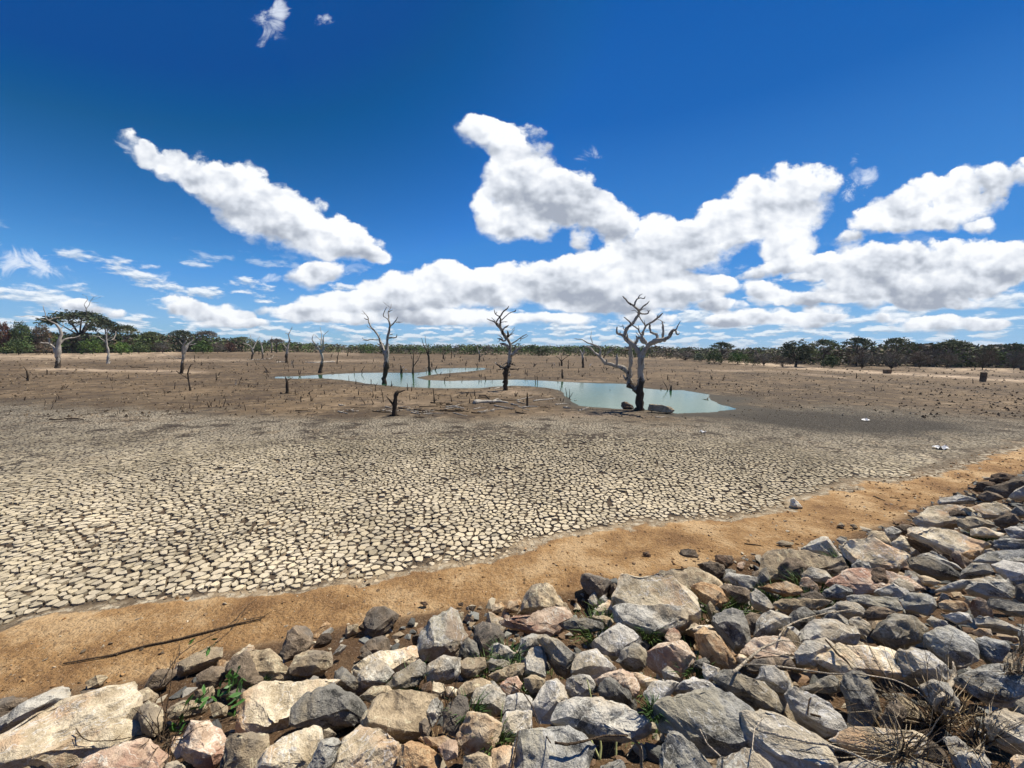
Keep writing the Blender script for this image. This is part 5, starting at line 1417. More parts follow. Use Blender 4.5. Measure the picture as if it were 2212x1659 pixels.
for d, lb in (
 ("245 885 20 240 840 22 235 800 12 205 760 6|240 870 14 205 850 6 165 825 4", 'charred-looking hooked stump on the left flat'),
 ("410 830 14 412 795 12 405 785 6", 'small black stub beside the hooked stump, farther back'),
 ("580 945 12 595 925 6|580 945 8 540 942 4", 'low black root with a raised tip on the left flat'),
 ("215 1055 10 225 1020 5|215 1055 8 210 1025 4", 'tiny forked spike on the left flat nearest the cracked mud'),
 ("1520 955 8 1525 895 5", 'straight brown spike left of the slim crooked snag'),
 ("1820 1115 12 1805 1070 6|1822 1112 6 1850 1060 4", 'wiry black root near the left edge of the cracked mud'),
 ("515 1045 10 512 1015 7", 'short black stub on the left cracked mud'),
 ("970 885 10 955 855 5|975 885 8 980 850 4", 'small forked stub below the small crooked pale tree'),
 ("1945 1110 8 1965 1050 6 1950 1010 3", 'crooked grey twig on the mud, right of the wiry black root'),
 ("1715 1065 8 1720 1020 5 1705 1000 3", 'leaning stub, left of the crooked grey twig'),
 ("1885 880 10 1882 815 6|1885 878 6 1900 850 3", 'tall brown spike beyond the crooked grey twig'),
 ("2080 920 8 2090 885 4", 'thin spike near the creek, right of the tall brown spike'),
 ("2165 940 9 2160 905 5|2166 940 6 2175 905 3", 'twin-tipped stub by the creek')):
    snag('dead_snag', CR1, .24802, T(d), lb, 'dead snag', 'dead snags', .22, sides=6)

# fallen wood
def fallen(fr, s, limbs, label, bleach=0.5, name='fallen_branch', cat='fallen branch', mat=None, lift=0.5, sides=7, group='driftwood on the mud', zfun=None):
    first = limbs[0][0]; X, Y = fr(first[0], first[1]); o = ground_hit(X, Y)
    root = empty(name, o); tag(root, label, cat, group)
    for i, l in enumerate(limbs):
        P, rd = [], []
        for x, y, w in l:
            X, Y = fr(x, y); g = ground_hit(X, Y); r = max(w * s * depth(g) / FPX / 2, 0.006)
            P.append(g + (0, 0, r * lift)); rd.append(r)
        limb_obj('stem' if i == 0 else 'branch', [tube(np.array(P), np.array(rd), sides, 0.14, int(abs(X)) + i)], mat or WOOD, o, root, bleach)
    return root
fallen(F2, .24802, T("1920 1085 44 1960 1075 36 2050 1072 30 2130 1068 24 2212 1078 14|2080 1065 16 2120 1045 12 2160 1060 8"), 'thick bleached log with splintered end lying left of the pond', .75, 'fallen_log', 'log')
fallen(F2, .24802, T("1965 1020 16 2020 1015 14 2050 1045 12"), 'dark curved branch lying just behind the thick bleached log', .2)
fallen(F2, .24802, T("1670 1115 16 1740 1110 14 1830 1125 10|1740 1110 8 1790 1090 5"), 'pale branch lying between the Y-shaped stump and the thick log', .7)
fallen(F2, .24802, T("1620 1140 10 1700 1145 10 1800 1135 8"), 'dark branch lying in front of the pale branch', .2)
fallen(FL, .29375, T("620 295 5 700 293 8 800 287 9|800 287 7 817 258 4"), 'long fallen trunk with an upturned end under the four far dead trees', .5, 'fallen_log', 'log')
fallen(FL, .29375, T("840 312 7 870 309 7 905 311 5"), 'short fallen limb at the foot of the tallest far dead tree', .7)
fallen(FL, .29375, T("1050 313 6 1120 316 9 1200 312 11 1265 309 10"), 'long white fallen log behind the white branching dead tree', .95, 'fallen_log', 'log')
fallen(FL, .29375, T("755 385 14 770 388 10 795 386 7|757 385 8 765 362 8 750 348 4"), 'short black log with a raised stub by the creek', .1, 'fallen_log', 'log')
fallen(CR1, .24802, T("430 1222 10 500 1225 12 600 1215 14 660 1212 10 730 1225 5|600 1215 10 625 1205 6"), 'long thin dark branch lying flat on the left cracked mud', .15)
fallen(CR1, .24802, T("1145 770 8 1200 768 10 1290 770 8"), 'dark log lying between the small pale tree and the peeling trunk', .1, 'fallen_log', 'log')
fallen(F3c, .24802, T("1830 1045 7 1880 1048 9 1965 1055 12|1955 1052 8 1962 1035 8"), 'half-sunk branch with a pale stub at the right end of the pond', .3)
fallen(F3c, .24802, T("840 1145 9 890 1130 8 925 1115 6"), 'bleached stick lying at the pond edge left of the massive tree', .8)
fallen(F3c, .24802, T("1505 1200 10 1545 1205 9 1590 1196 6"), 'pale curled driftwood scrap in front of the boulder by the pond', .98)
fallen(F3c, .24802, T("100 955 9 150 945 10 190 950 7 210 960 5"), 'pale curved branch at the foot of the ragged leaning tree', .9)
rgd = np.random.default_rng(31)
DRIFT = []
for k in range(60):
    X = rgd.normal(900, 95) if k % 2 else rgd.uniform(1000, 1250); Y = rgd.normal(886, 8) if k % 2 else rgd.uniform(860, 893)
    if k % 6 == 0: X, Y = rgd.uniform(820, 930), rgd.uniform(880, 900)
    L = rgd.uniform(12, 46); a = rgd.normal(0, 0.25)
    pts = [(X, Y, 1.6 + 2.2 * rgd.random())]
    for j in range(3): pts.append((pts[-1][0] + L / 3, pts[-1][1] + L / 3 * math.sin(a) * 0.4 + rgd.normal(0, 0.8), pts[-1][2] * 0.8))
    limbs = [pts]
    if rgd.random() < 0.5: limbs.append([pts[1], (pts[1][0] + L * .25, pts[1][1] - rgd.uniform(2, 6), 1.0)])
    o = fallen(FD, 1.0, limbs, None, rgd.choice([.15, .3, .6, .85]), lift=0.9, sides=5)
    DRIFT.append((o, X + L / 2, Y))
# small snags: many thin stems over the flats
SNAGS = []
zones = [(360,700,800,895,34),(1040,1240,780,820,20),(700,1040,770,803,34),(950,1110,806,835,10),(1180,1420,780,822,22),(0,360,800,900,14),(620,830,835,880,12),(700,1040,806,838,12),(1160,1420,838,880,8),(1430,1560,790,840,8),(420,700,765,800,26),(1560,2200,800,850,8),(860,1040,842,872,12)]
for x0, x1, y0, y1, n in zones:
    for k in range(n):
        X, Y = rgd.uniform(x0, x1), y0 + (y1 - y0) * rgd.random()
        h = rgd.uniform(4, 13) * (0.7 + 0.5 * (Y - 760) / 120)
        w = rgd.uniform(1.0, 2.6)
        lean = rgd.normal(0, 0.28) * h
        limbs = [[(X, Y, w), (X + lean * .5 + rgd.normal(0, .6), Y - h * .5, w * .8), (X + lean, Y - h, w * .4)]]
        if rgd.random() < 0.45: limbs.append([(X + lean * .3, Y - h * .3, w * .7), (X + lean * .3 + rgd.normal(0, 3), Y - h * rgd.uniform(.5, .9), w * .35)])
        o = snag('dead_snag', FD, 1.0, limbs, None, 'dead snag', 'dead stems over the lake bed', rgd.choice([.1, .2, .3, .8], p=[.4, .3, .2, .1]), sides=5, spread=0.3)
        SNAGS.append((o, X, Y, len(limbs), h))
# ------------------------------------------------------------------ living trees and bushes of the far shore
def leaf_material(name, rough=0.8):
    def f(t, b):
        a = t.new('ShaderNodeAttribute', attribute_name='tint').outputs['Color']
        rnd = t.new('ShaderNodeObjectInfo').outputs['Random']
        oc = t.new('ShaderNodeObjectInfo').outputs['Color']
        col = t.mix(1.0, a, oc, 'MULTIPLY')
        t.put(b.inputs['Base Color'], t.vm('SCALE', col, scale=t.m('ADD', 0.8, t.m('MULTIPLY', rnd, 0.4))))
    m = material(name, f, rough, 0.15); return m
LEAF = leaf_material('leaves')
BARK = wood_material('live bark', (0.07, 0.055, 0.04), (0.22, 0.19, 0.15))

def leaf_cards(C, size, rg, up=0.3):
    """one small tilted quad per centre"""
    n = len(C)
    d = rg.normal(size=(n, 3)); d[:, 2] *= 0.5; d /= np.linalg.norm(d, axis=1)[:, None]
    e = rg.normal(size=(n, 3)); e -= (e * d).sum(1)[:, None] * d; e /= np.linalg.norm(e, axis=1)[:, None]
    s = size * (0.6 + 0.8 * rg.random(n))[:, None]
    V = np.stack([C - d * s * .5 - e * s * .22, C + d * s * .5 - e * s * .22, C + d * s * .5 + e * s * .22, C - d * s * .5 + e * s * .22], 1).reshape(-1, 3)
    F = np.arange(4 * n).reshape(-1, 4)
    return V, F

def crown_mesh(kind, seed):
    """unit-height tree: crown leaf cards grouped in clumps, trunk with limbs"""
    rg = np.random.default_rng(seed)
    clumps = []
    limbs = []
    if kind == 'umbrella':
        for k in range(46):
            a = rg.random() * 6.28; r = math.sqrt(rg.random()) * 0.52
            z = 0.80 + 0.15 * math.sqrt(max(0, 1 - (r / 0.54) ** 2)) - 0.09 * rg.random() - 0.10 * (r / .5) ** 2
            clumps.append((r * math.cos(a), r * math.sin(a), z, 0.10 + 0.05 * rg.random(), 0.045))
            if k % 4 == 0: limbs.append((r * .95 * math.cos(a), r * .95 * math.sin(a), z - .03))
        fork, tr = 0.42, 0.030
    elif kind == 'round':
        for k in range(60):
            d = rg.normal(size=3); d /= np.linalg.norm(d); q = 0.75 + .25 * rg.random()
            p = np.array((0.44, 0.44, 0.34)) * d * q + (0, 0, 0.62)
            if p[2] < 0.25: continue
            clumps.append((p[0], p[1], p[2], 0.13, 0.10))
            if k % 5 == 0: limbs.append(tuple(p * (0.9, 0.9, 0.95)))
        fork, tr = 0.30, 0.040
    elif kind == 'bush':
        for k in range(46):
            a = rg.random() * 6.28; r = math.sqrt(rg.random()) * 0.62
            z = (0.80 * math.sqrt(max(0, 1 - (r / 0.72) ** 2)) + 0.06) * (0.35 + .65 * rg.random())
            clumps.append((r * math.cos(a), r * math.sin(a), z, 0.17, 0.13))
            if k % 6 == 0: limbs.append((r * .8 * math.cos(a), r * .8 * math.sin(a), z))
        fork, tr = 0.05, 0.02
    else:  # bare, twiggy
        for k in range(40):
            a = rg.random() * 6.28; r = math.sqrt(rg.random()) * 0.60
            z = 0.15 + (0.78 * math.sqrt(max(0, 1 - (r / 0.68) ** 2))) * (0.45 + .55 * rg.random())
            clumps.append((r * math.cos(a), r * math.sin(a), z, 0.15, 0.12))
            if k % 2 == 0: limbs.append((r * math.cos(a), r * math.sin(a), z))
        fork, tr = 0.08, 0.02
    per = {'umbrella': 34, 'round': 34, 'bush': 32, 'bare': 30}[kind]
    C, T_ = [], []
    for (x, y, z, r, rz) in clumps:
        q = rg.normal(size=(per, 3)) * np.array((r, r, rz)) * 0.55 + (x, y, z)
        C.append(q); T_.append(np.repeat((0.62 + 0.76 * rg.random()) * np.array([[1 + .12 * rg.normal(), 1.0, 1 + .1 * rg.normal()]]), per, 0))
    C = np.concatenate(C); T_ = np.concatenate(T_)
    ok = C[:, 2] > 0.01; C, T_ = C[ok], T_[ok]
    size = {'umbrella': 0.050, 'round': 0.055, 'bush': 0.075, 'bare': 0.085}[kind]
    V, F = leaf_cards(C, size, rg)
    if kind == 'bare':       # thin twigs instead of leaves
        n = len(C); d = rg.normal(size=(n, 3)); d[:, 2] = np.abs(d[:, 2]); d /= np.linalg.norm(d, axis=1)[:, None]
        e = np.cross(d, rg.normal(size=(n, 3))); e /= np.linalg.norm(e, axis=1)[:, None]
        V = np.stack([C - d * .07 - e * .007, C + d * .07 - e * .003, C + d * .07 + e * .003, C - d * .07 + e * .007], 1).reshape(-1, 3)
    me = mesh_np('crown', V, F, LEAF, False, {'tint': np.repeat(np.clip(T_, .3, 1.6), 4, 0)})
    parts = [tube(np.array([(0, 0, -.03), (0.01, 0, fork * .5), (0, .01, fork)]), np.array((tr * 1.3, tr, tr * .8)), 6, 0.1, seed)]
    for j, l in enumerate(limbs):
        m = np.array(l) * (0.5, 0.5, 0.8); m[2] = fork + (l[2] - fork) * 0.55
        parts.append(tube(np.array([(0, 0, fork * .92), m, l]), np.array((tr * .6, tr * .35, tr * .12)), 4, 0.1, seed + j))
    Vt = np.concatenate([p[0] for p in parts]); k = 0; F4, F3 = [], []
    for p in parts: F4.append(p[1] + k); F3.append(p[2] + k); k += len(p[0])
    mt = mesh_np('trunk', Vt, [np.concatenate(F4), np.concatenate(F3)], BARK, True, {'bleach': np.full(len(Vt), .5)})
    return me, mt
PROTO = {k: [crown_mesh(k, 10 + i * 7 + len(k)) for i in range(3)] for k in ('umbrella', 'round', 'bush', 'bare')}
TINT = {k: tuple(c * 1.35 + 0.006 for c in v) for k, v in {'dark': (0.048, 0.060, 0.028), 'green': (0.075, 0.125, 0.026), 'mid': (0.058, 0.085, 0.026), 'olive': (0.085, 0.095, 0.038), 'grey': (0.105, 0.092, 0.072), 'maroon': (0.085, 0.040, 0.026), 'palegreen': (0.085, 0.105, 0.055), 'brown': (0.095, 0.072, 0.048)}.items()}
rgt = np.random.default_rng(91)
def living(kind, X, Yb, Yt, w, tint, label, cat=None, group='trees of the far shore', name=None):
    b = ground_hit(X, Yb)
    d = depth(b)
    base = np.array((b[0], b[1], zat(b[0], b[1]) - 0.1))
    h = (Yb - Yt) * d / FPX; ww = w * d * d / np.linalg.norm(b - CP) / FPX
    ref = {'umbrella': 1.12, 'round': 1.05, 'bush': 1.45, 'bare': 1.4}[kind]; top = {'umbrella': .97, 'round': .98, 'bush': .95, 'bare': .98}[kind]
    i = int(rgt.integers(3)); cm, tm = PROTO[kind][i]
    nm = name or {'umbrella': 'umbrella_tree', 'round': 'round_tree', 'bush': 'green_bush', 'bare': 'bare_bush'}[kind]
    root = empty(nm, base); root.rotation_euler = (0, 0, rgt.random() * 6.28)
    root.scale = (ww / ref, ww / ref, h / top)
    tag(root, label, cat or ('tree' if kind in ('umbrella', 'round') else 'bush'), group if kind in ('umbrella', 'round') else 'bushes of the far shore')
    c = link(bpy.data.objects.new('crown', cm), root); c.color = (*TINT[tint], 1)
    link(bpy.data.objects.new('trunk', tm), root)
    return root
LIV = [
 ('umbrella',176,762,672,160,'dark','large dark domed tree behind the thick pale dead tree'),
 ('umbrella',232,763,690,84,'dark','dark domed tree joining the right side of the large domed tree'),
 ('umbrella',275,762,702,64,'olive','grey-green flat-topped tree beyond the small crooked pale tree'),
 ('umbrella',394,760,713,62,'dark','dark flat-topped tree rising behind the trunk with peeling white top'),
 ('umbrella',447,760,714,60,'grey','greyer flat-topped tree just right of the dark flat-topped one'),
 ('umbrella',330,761,716,60,'olive','olive flat-topped tree midway along the left wood'),
 ('umbrella',524,760,727,50,'olive','small olive flat-topped tree left of the four far dead trees'),
 ('umbrella',598,762,731,36,'grey','small greyish domed tree behind the four far dead trees'),
 ('bush',262,767,736,50,'green','bright green round bush right of the small crooked pale tree'),
 ('bush',200,765,729,60,'green','bright green bush between the two pale dead trees'),
 ('bush',439,764,738,44,'green','bright green spreading bush right of the trunk with peeling top'),
 ('bush',40,767,732,80,'mid','green bush on the far left at the edge of the sand'),
 ('bush',100,766,738,60,'brown','dull brown scrub bush left of the thick pale dead tree'),
 ('round',8,764,696,50,'maroon','reddish-brown tree, leftmost of the wood'),
 ('round',50,764,697,52,'mid','green tree beside the reddish-brown one at the left end'),
 ('round',95,764,702,46,'brown','brownish tree left of the large dark domed tree'),
 ('bush',497,761,737,32,'maroon','reddish bush in the shade of the small olive flat-topped tree'),
 ('bush',300,764,738,50,'mid','mid-green bush next to the bright green round bush'),
 ('bare',352,764,736,50,'grey','grey leafless bush left of the peeling trunk'),
 ('bare',470,763,738,40,'grey','grey leafless bush between green and reddish bushes'),
 ('bush',560,764,743,36,'mid','low green bush at the foot of the far dead trees'),
 ('umbrella',1558,784,738,54,'dark','lone flat-topped tree, first on the right of the massive dead tree'),
 ('bush',1543,786,756,40,'mid','green bush under the lone flat-topped tree'),
 ('bush',1593,787,757,48,'green','bright green rounded bush beside the lone flat-topped tree'),
 ('umbrella',1414,768,748,30,'olive','small airy tree just right of the massive dead tree'),
 ('round',1719,793,735,74,'dark','broad dark tree with short dark trunk standing on the sand'),
 ('umbrella',1778,790,732,66,'olive','flat-topped tree touching the broad dark tree'),
 ('umbrella',1850,791,728,74,'dark','tallest flat-topped tree in the middle of the right wood'),
 ('umbrella',1935,792,729,74,'olive','wide thin-crowned flat-topped tree left of the dead-stump post'),
 ('umbrella',2054,793,733,92,'olive','very wide low flat-topped tree, second from the right'),
 ('umbrella',2185,794,741,76,'dark','flat-topped tree at the right end of the wood'),
 ('round',2135,793,746,32,'dark','small dark rounded treetop above the grey scrub on the right'),
 ('bush',1798,795,765,54,'mid','dark green bush in front of the two middle flat-topped trees'),
 ('bare',1650,790,761,64,'grey','grey leafless bush between the green bush and the broad dark tree'),
 ('bare',1690,793,768,46,'brown','brown scrub bush left of the broad dark trunk'),
 ('bare',1862,797,756,70,'grey','grey leafless bush below the tallest flat-topped tree'),
 ('bare',1925,799,752,76,'grey','big grey leafless bush with a dark underside'),
 ('bare',1985,796,755,66,'brown','brownish leafless bush before the very wide flat-topped tree'),
 ('bare',2045,796,757,66,'grey','grey leafless bush left of the low trunked tree'),
 ('bare',2122,799,750,78,'brown','low brown leafless tree with a short trunk on pale sand'),
 ('bare',2190,799,757,64,'grey','grey leafless bush, rightmost of the scrub'),
 ('bare',1480,779,757,60,'grey','grey scrub bush midway between massive dead tree and lone flat-topped tree'),
 ('bush',1515,781,760,40,'palegreen','pale green bush left of the lone flat-topped tree'),
 ('bush',1628,789,768,34,'olive','small olive bush on the sand right of the bright green one'),
]
LIVING = [living(*l) for l in LIV]
def dead_top(root):
    """bare crown standing out of the large domed tree"""
    base = np.array(root.location)
    bpy.context.view_layer.update()
    inv = root.matrix_world.inverted()
    for i, l in enumerate(T("""850 420 30 872 315 16 868 240 9 862 190 8 838 150 6 880 100 5 860 60 4 820 50 3|862 190 8 890 160 6 905 110 5 940 75 4 975 60 3|910 110 4 960 95 3 1010 72 3|905 135 4 990 128 3|938 75 3 910 50 3
|860 330 14 810 335 14 760 370 14 715 400 12|790 345 10 745 300 8 740 250 6|760 480 22 700 490 14 650 500 10""")):
        P, rd = to_world(FK, l, .21599, base - np.array((0, 0, 0)), i + 5, 0.1, plane=-4.0)
        o = limb_obj('dead_limb', [tube(P, rd, 6, 0.1, i)], WOOD, (0, 0, 0), root, 0.55)
        o.matrix_parent_inverse = inv
dead_top(LIVING[0])

# the wood behind and between them, one mass
def woodland():
    rg = np.random.default_rng(17)
    prof = np.array([(-500,766,722),(0,764,722),(250,763,724),(420,761,728),(560,761,738),(700,763,745),(900,766,746),(1100,768,747),(1300,771,749),(1420,775,752),(1560,781,756),(1750,789,753),(2000,793,748),(2212,796,750),(2700,800,750)], float)
    C, Tt, S = [], [], []
    for k in range(2500):
        X = rg.uniform(-450, 2650)
        Yb = np.interp(X, prof[:, 0], prof[:, 1]); Yt = np.interp(X, prof[:, 0], prof[:, 2])
        b = ground_hit(X, Yb - 0.5)
        d0 = np.hypot(b[0], b[1])
        d1 = d0 + rg.random() ** 1.3 * 40 + 1
        x, y = b[0] * d1 / d0, b[1] * d1 / d0
        z = zat(x, y)
        h = (Yb - Yt) * depth(b) / FPX * (0.55 + 0.6 * rg.random()) 
        w = h * (0.5 + 0.5 * rg.random())
        n = 62
        q = np.clip(rg.normal(size=(n, 3)), -1.5, 1.5) * np.array((w * .42, w * .42, h * .16)) + (x, y, z + h * 0.72)
        m = n // 3; q[:m, 2] = z + rg.random(m) * h * .7
        C.append(q); S.append(np.full(n, h * 0.10))
        names = ['mid', 'olive', 'dark', 'grey', 'grey', 'brown'] if X > 1400 else ['mid', 'olive', 'dark', 'mid', 'grey', 'brown', 'green'] if X > 600 else ['mid', 'olive', 'dark', 'mid', 'grey', 'brown', 'green', 'dark']
        c = np.array(TINT[names[rg.integers(len(names))]]) * (0.75 + 0.5 * rg.random())
        Tt.append(np.repeat(c[None], n, 0))
    C = np.concatenate(C); Tt = np.concatenate(Tt); S = np.concatenate(S)
    V, F = leaf_cards(C, 1.0, rg)
    V = (V.reshape(-1, 4, 3) - C[:, None]) * S[:, None, None] * 1.5 + C[:, None]
    o = bpy.data.objects.new('woodland', mesh_np('woodland', V.reshape(-1, 3), F, LEAF, False, {'tint': np.repeat(Tt, 4, 0)}))
    o.color = (1, 1, 1, 1); o['kind'] = 'stuff'; COL.objects.link(o)
woodland()

# far hills
def hills():
    def f(t, b):
        tc = t.new('ShaderNodeTexCoord').outputs['Object']
        t.put(b.inputs['Base Color'], t.mix(t.noise(tc, 0.02, 5.0), (0.03, 0.05, 0.025), (0.07, 0.09, 0.05)))
    D0 = 2900.0
    xs, hs = [], []
    n = 160
    X = np.linspace(1080, 1720, n)
    prof = np.array([(1080,0),(1170,0.5),(1190,3.2),(1215,5.5),(1235,6.5),(1262,5.5),(1285,2.4),(1310,1.6),(1325,3.4),(1340,5.2),(1352,3.6),(1380,4.2),(1410,2.6),(1460,1.5),(1560,2.4),(1640,1.0),(1720,0)], float)
    hp = np.interp(X, prof[:, 0], prof[:, 1])
    V = []
    for x, h in zip(X, hp):
        d = ray(x, 756); a = math.atan2(d[0], d[1])
        for k, (r, f_) in enumerate(((D0 - 330, 0.0), (D0 - 160, .55), (D0, 1.0), (D0 + 240, .5), (D0 + 420, 0))):
            z = -1 + (h * D0 / FPX * 1.05 + 3) * f_ * (1 + 0.12 * (mnoise.noise(Vector((x * .06, k * 1.7, 0)))))
            V.append((r * math.sin(a), r * math.cos(a), z))
    i = np.arange(n - 1)[:, None] * 5 + np.arange(4)[None]
    F = np.stack([i, i + 5, i + 6, i + 1], -1).reshape(-1, 4)
    o = bpy.data.objects.new('hills', mesh_np('hills', V, F, material('far wooded hill', f), True)); o['kind'] = 'structure'; COL.objects.link(o)
hills()
# ------------------------------------------------------------------ plants, sticks and small things of the bank
def crop(c):
    ox, oy, s = SH[c]; return picture_frame(ox * .54861, oy * .54861, s * .54861), s * .54861
def plain(name, colour, rough=0.8, spec=0.2, var=0.4):
    def f(t, b):
        tc = t.new('ShaderNodeTexCoord').outputs['Object']
        n = t.noise(tc, 18.0, 4.0, 0.6)
        t.put(b.inputs['Base Color'], t.vm('SCALE', colour, scale=t.m('ADD', 1 - var * .5, t.m('MULTIPLY', n, var))))
    return material(name, f, rough, spec)
GRASS = plain('green grass blade', (0.075, 0.12, 0.03), 0.6)
GRASSD = plain('dark grass blade', (0.05, 0.095, 0.025), 0.6)
STRAW = plain('straw', (0.36, 0.26, 0.13), 0.8)
LEAFG = plain('fresh leaf', (0.055, 0.14, 0.025), 0.5, 0.4)
STALK = plain('yellow-green stalk', (0.42, 0.44, 0.20), 0.6)

def blades(n, h, spread, seed, lean=(0, 0), w=0.004):
    rg = np.random.default_rng(seed); V, F = [], []
    for i in range(n):
        a = rg.random() * 6.28; r = spread * rg.random() ** .7 * .5
        p = np.array((r * math.cos(a), r * math.sin(a), -0.02))
        d = np.array((math.cos(a) * .5 + lean[0] + rg.normal() * .25, math.sin(a) * .5 + lean[1] + rg.normal() * .25, 1.1)); d /= np.linalg.norm(d)
        L = h * (0.5 + 0.7 * rg.random()); s = np.cross(d, rg.normal(size=3)); s /= np.linalg.norm(s)
        k = len(V)
        m = p + d * L * .55; e = m + (d + np.array((math.cos(a) * .5, math.sin(a) * .5, -0.55))) * L * .5
        V += [p - s * w, p + s * w, m - s * w * .8, m + s * w * .8, e]
        F += [(k, k + 1, k + 3, k + 2), (k + 2, k + 3, k + 4, k + 4)]
    return np.array(V), np.array(F)
bpy.context.view_layer.update()
DG = bpy.context.evaluated_depsgraph_get()
from mathutils.bvhtree import BVHTree
def _bvh():
    V, F, k = [], [], 0
    for o in COL.objects:
        if o.type != 'MESH' or o.name.split('.')[0] not in ('rock', 'ground'): continue
        me = o.data; n = len(me.vertices); co = np.empty(n * 3, np.float32); me.vertices.foreach_get('co', co)
        co = co.reshape(-1, 3); M = np.array(o.matrix_world); co = co @ M[:3, :3].T + M[:3, 3]
        if o.name == 'ground':
            keep = (np.hypot(co[:, 0], co[:, 1]) < 26) & (co[:, 1] > 0)
            F += [tuple(v + k for v in p.vertices) for p in me.polygons if keep[p.vertices[0]]]
        else: F += [tuple(v + k for v in p.vertices) for p in me.polygons]
        V.append(co); k += n
    return BVHTree.FromPolygons(np.concatenate(V).tolist(), F)
BVH = _bvh()
def surf(X, Y, lift=0.0):
    """point above whatever stone or soil the sight line meets first"""
    d = Vector(ray(X, Y).tolist())
    loc, nrm, idx, dd_ = BVH.ray_cast(Vector(CP.tolist()), d)
    p = np.array(loc) if loc is not None and dd_ < 60 else ground_hit(X, Y)
    return p + np.array((0, 0, lift))
def tuft(c, x, y, size, label, kind='green', n=100):
    fr, s = crop(c); X, Y = fr(x, y)
    p = surf(X, Y); dist = depth(p)
    h = 1.5 * size * s * dist / FPX
    rt = {'green': GRASS, 'dark': GRASSD, 'dry': STRAW}[kind]
    p = p + np.array((0, 0, -0.35 * h))
    dry = kind == 'dry'
    V, F = blades(45 if dry else n, h * (0.8 if dry else 1), h * 1.2, int(x + y), w=max(0.0042, 0.0014 * dist) * (0.55 if dry else 1))
    F3 = F[1::2][:, :3]; F4 = F[0::2]
    o = bpy.data.objects.new('grass_tuft' if kind != 'dry' else 'dry_grass_tuft', mesh_np('grass_tuft', V, [F4, F3], rt))
    o.location = p; COL.objects.link(o); tag(o, label, 'grass tuft', 'grass tufts between the stones')
for a in [
 ('C',450,640,170,'dense green tuft between the pink slab and the dark rock','green'),('C',700,560,130,'thin green tuft on top of the tan rock behind the striped slab','green'),
 ('C',1370,600,200,'largest dark green tuft below the huge cream boulder','dark'),('C',1480,860,130,'green tuft right of the pink blocky rock','dark'),
 ('C',790,420,90,'small tuft left of the huge cream boulder','green'),('C',1640,400,150,'green tuft growing beside the orange-tan rock right of the cream boulder','green'),
 ('C',350,950,110,'small green tuft below the long dark grey rock','green'),('C',90,930,120,'green tuft between the tan stones left of the striped upright','green'),
 ('B',1860,880,110,'green tuft beside the dark oval stone','green'),('B',1990,760,110,'green tuft in the hollow before the leaning wedge','dark'),
 ('B',1260,1010,140,'thin upright tuft before the whitish pointed rock','dark'),('B',1700,1180,110,'dark tuft left of the round grey rock','dark'),
 ('B',1920,1390,120,'green tuft at the edge of the orange-tan block','green'),('B',1440,1450,120,'dry straw tuft in the soil gap by the tan slab','dry'),
 ('C',1110,560,90,'faint green tuft under the grey slab','green'),('E',540,1040,140,'wide green tuft below the grey flat stone in the upper bank','green'),
 ('E',280,1120,120,'green tuft between orange slab and upright plank stone','green'),('E',820,840,110,'tall narrow green tuft by the giant rounded boulder','green'),
 ('E',1900,640,70,'small dark tuft beside the cream stone high on the bank','dark'),('C',1090,1040,110,'wispy green tuft beside the pink arched stone','green'),
 ('C',1160,1180,80,'little tuft at the corner of the giant blue-grey slab','dark'),('C',2120,300,110,'green tuft at the tip of the grey plank stone','green'),
 ('C',1830,350,120,'green tuft near the brown stone above the dark upright','green'),('A',2060,950,60,'sparse tuft on the tan rock at the sand','green'),
 ('C',1100,1450,110,'mixed tuft beside the white forked branch','green'),('C',760,1590,170,'straw clump at the foot of the yellow-green stalks','dry'),
 ('D',1250,1450,200,'straw tangle on the broad cream slab','dry'),('D',1750,1380,220,'straw tangle beneath the white crooked branch','dry'),
 ('D',1700,1160,140,'straw tuft before the long banded slab','dry'),('D',2050,1560,200,'straw clump in the bottom corner','dry'),('D',1950,960,120,'small straw tuft near the rounded dark stone','dry')]:
    tuft(*a)

def twig(c, limbs, label, mat=None, lift=0.02, name='dry_twig', cat='twig', group=None, lifts=None, bleach=0.5, sides=6):
    fr, s = crop(c)
    x, y, w = limbs[0][0]; X, Y = fr(x, y); o = surf(X, Y, lift)
    root = empty(name, o); tag(root, label, cat, group)
    base_d = None
    for i, l in enumerate(limbs):
        # keep the stick straight: ends rest on the stones, the middle spans the gaps
        ends = [surf(*fr(l[0][0], l[0][1]), lift), surf(*fr(l[-1][0], l[-1][1]), lift + (lifts or 0))]
        d0, d1 = [np.linalg.norm(e - CP) for e in ends]
        P, rd = [], []
        m = len(l)
        mid = [np.linalg.norm(surf(*fr(q[0], q[1]), 0) - CP) for q in l]
        for j, (x, y, w) in enumerate(l):
            dd = d0 + (d1 - d0) * j / max(1, m - 1)
            dd = min(dd, mid[j] - 0.01 - lift)
            P.append(CP + ray(*fr(x, y)) * dd); rd.append(max(w * s * depth(P[-1]) / FPX / 2, 0.0022))
        limb_obj('stem' if i == 0 else 'branch', [tube(np.array(P), np.array(rd), sides, 0.10, int(x + y) + i)], mat or TWIG, o, root, bleach)
    return root
twig('A', T("500 830 10 700 795 13 900 760 15 1100 700 15 1400 640 15 1650 575 14 1900 510 12 2070 475 10|1950 485 8 2020 470 6 2100 455 6|2060 475 6 2110 440 4 2160 410 3"), 'long straight dark stick lying on the orange sand', TWIG, 0.03, 'long_stick', 'stick', bleach=.2)
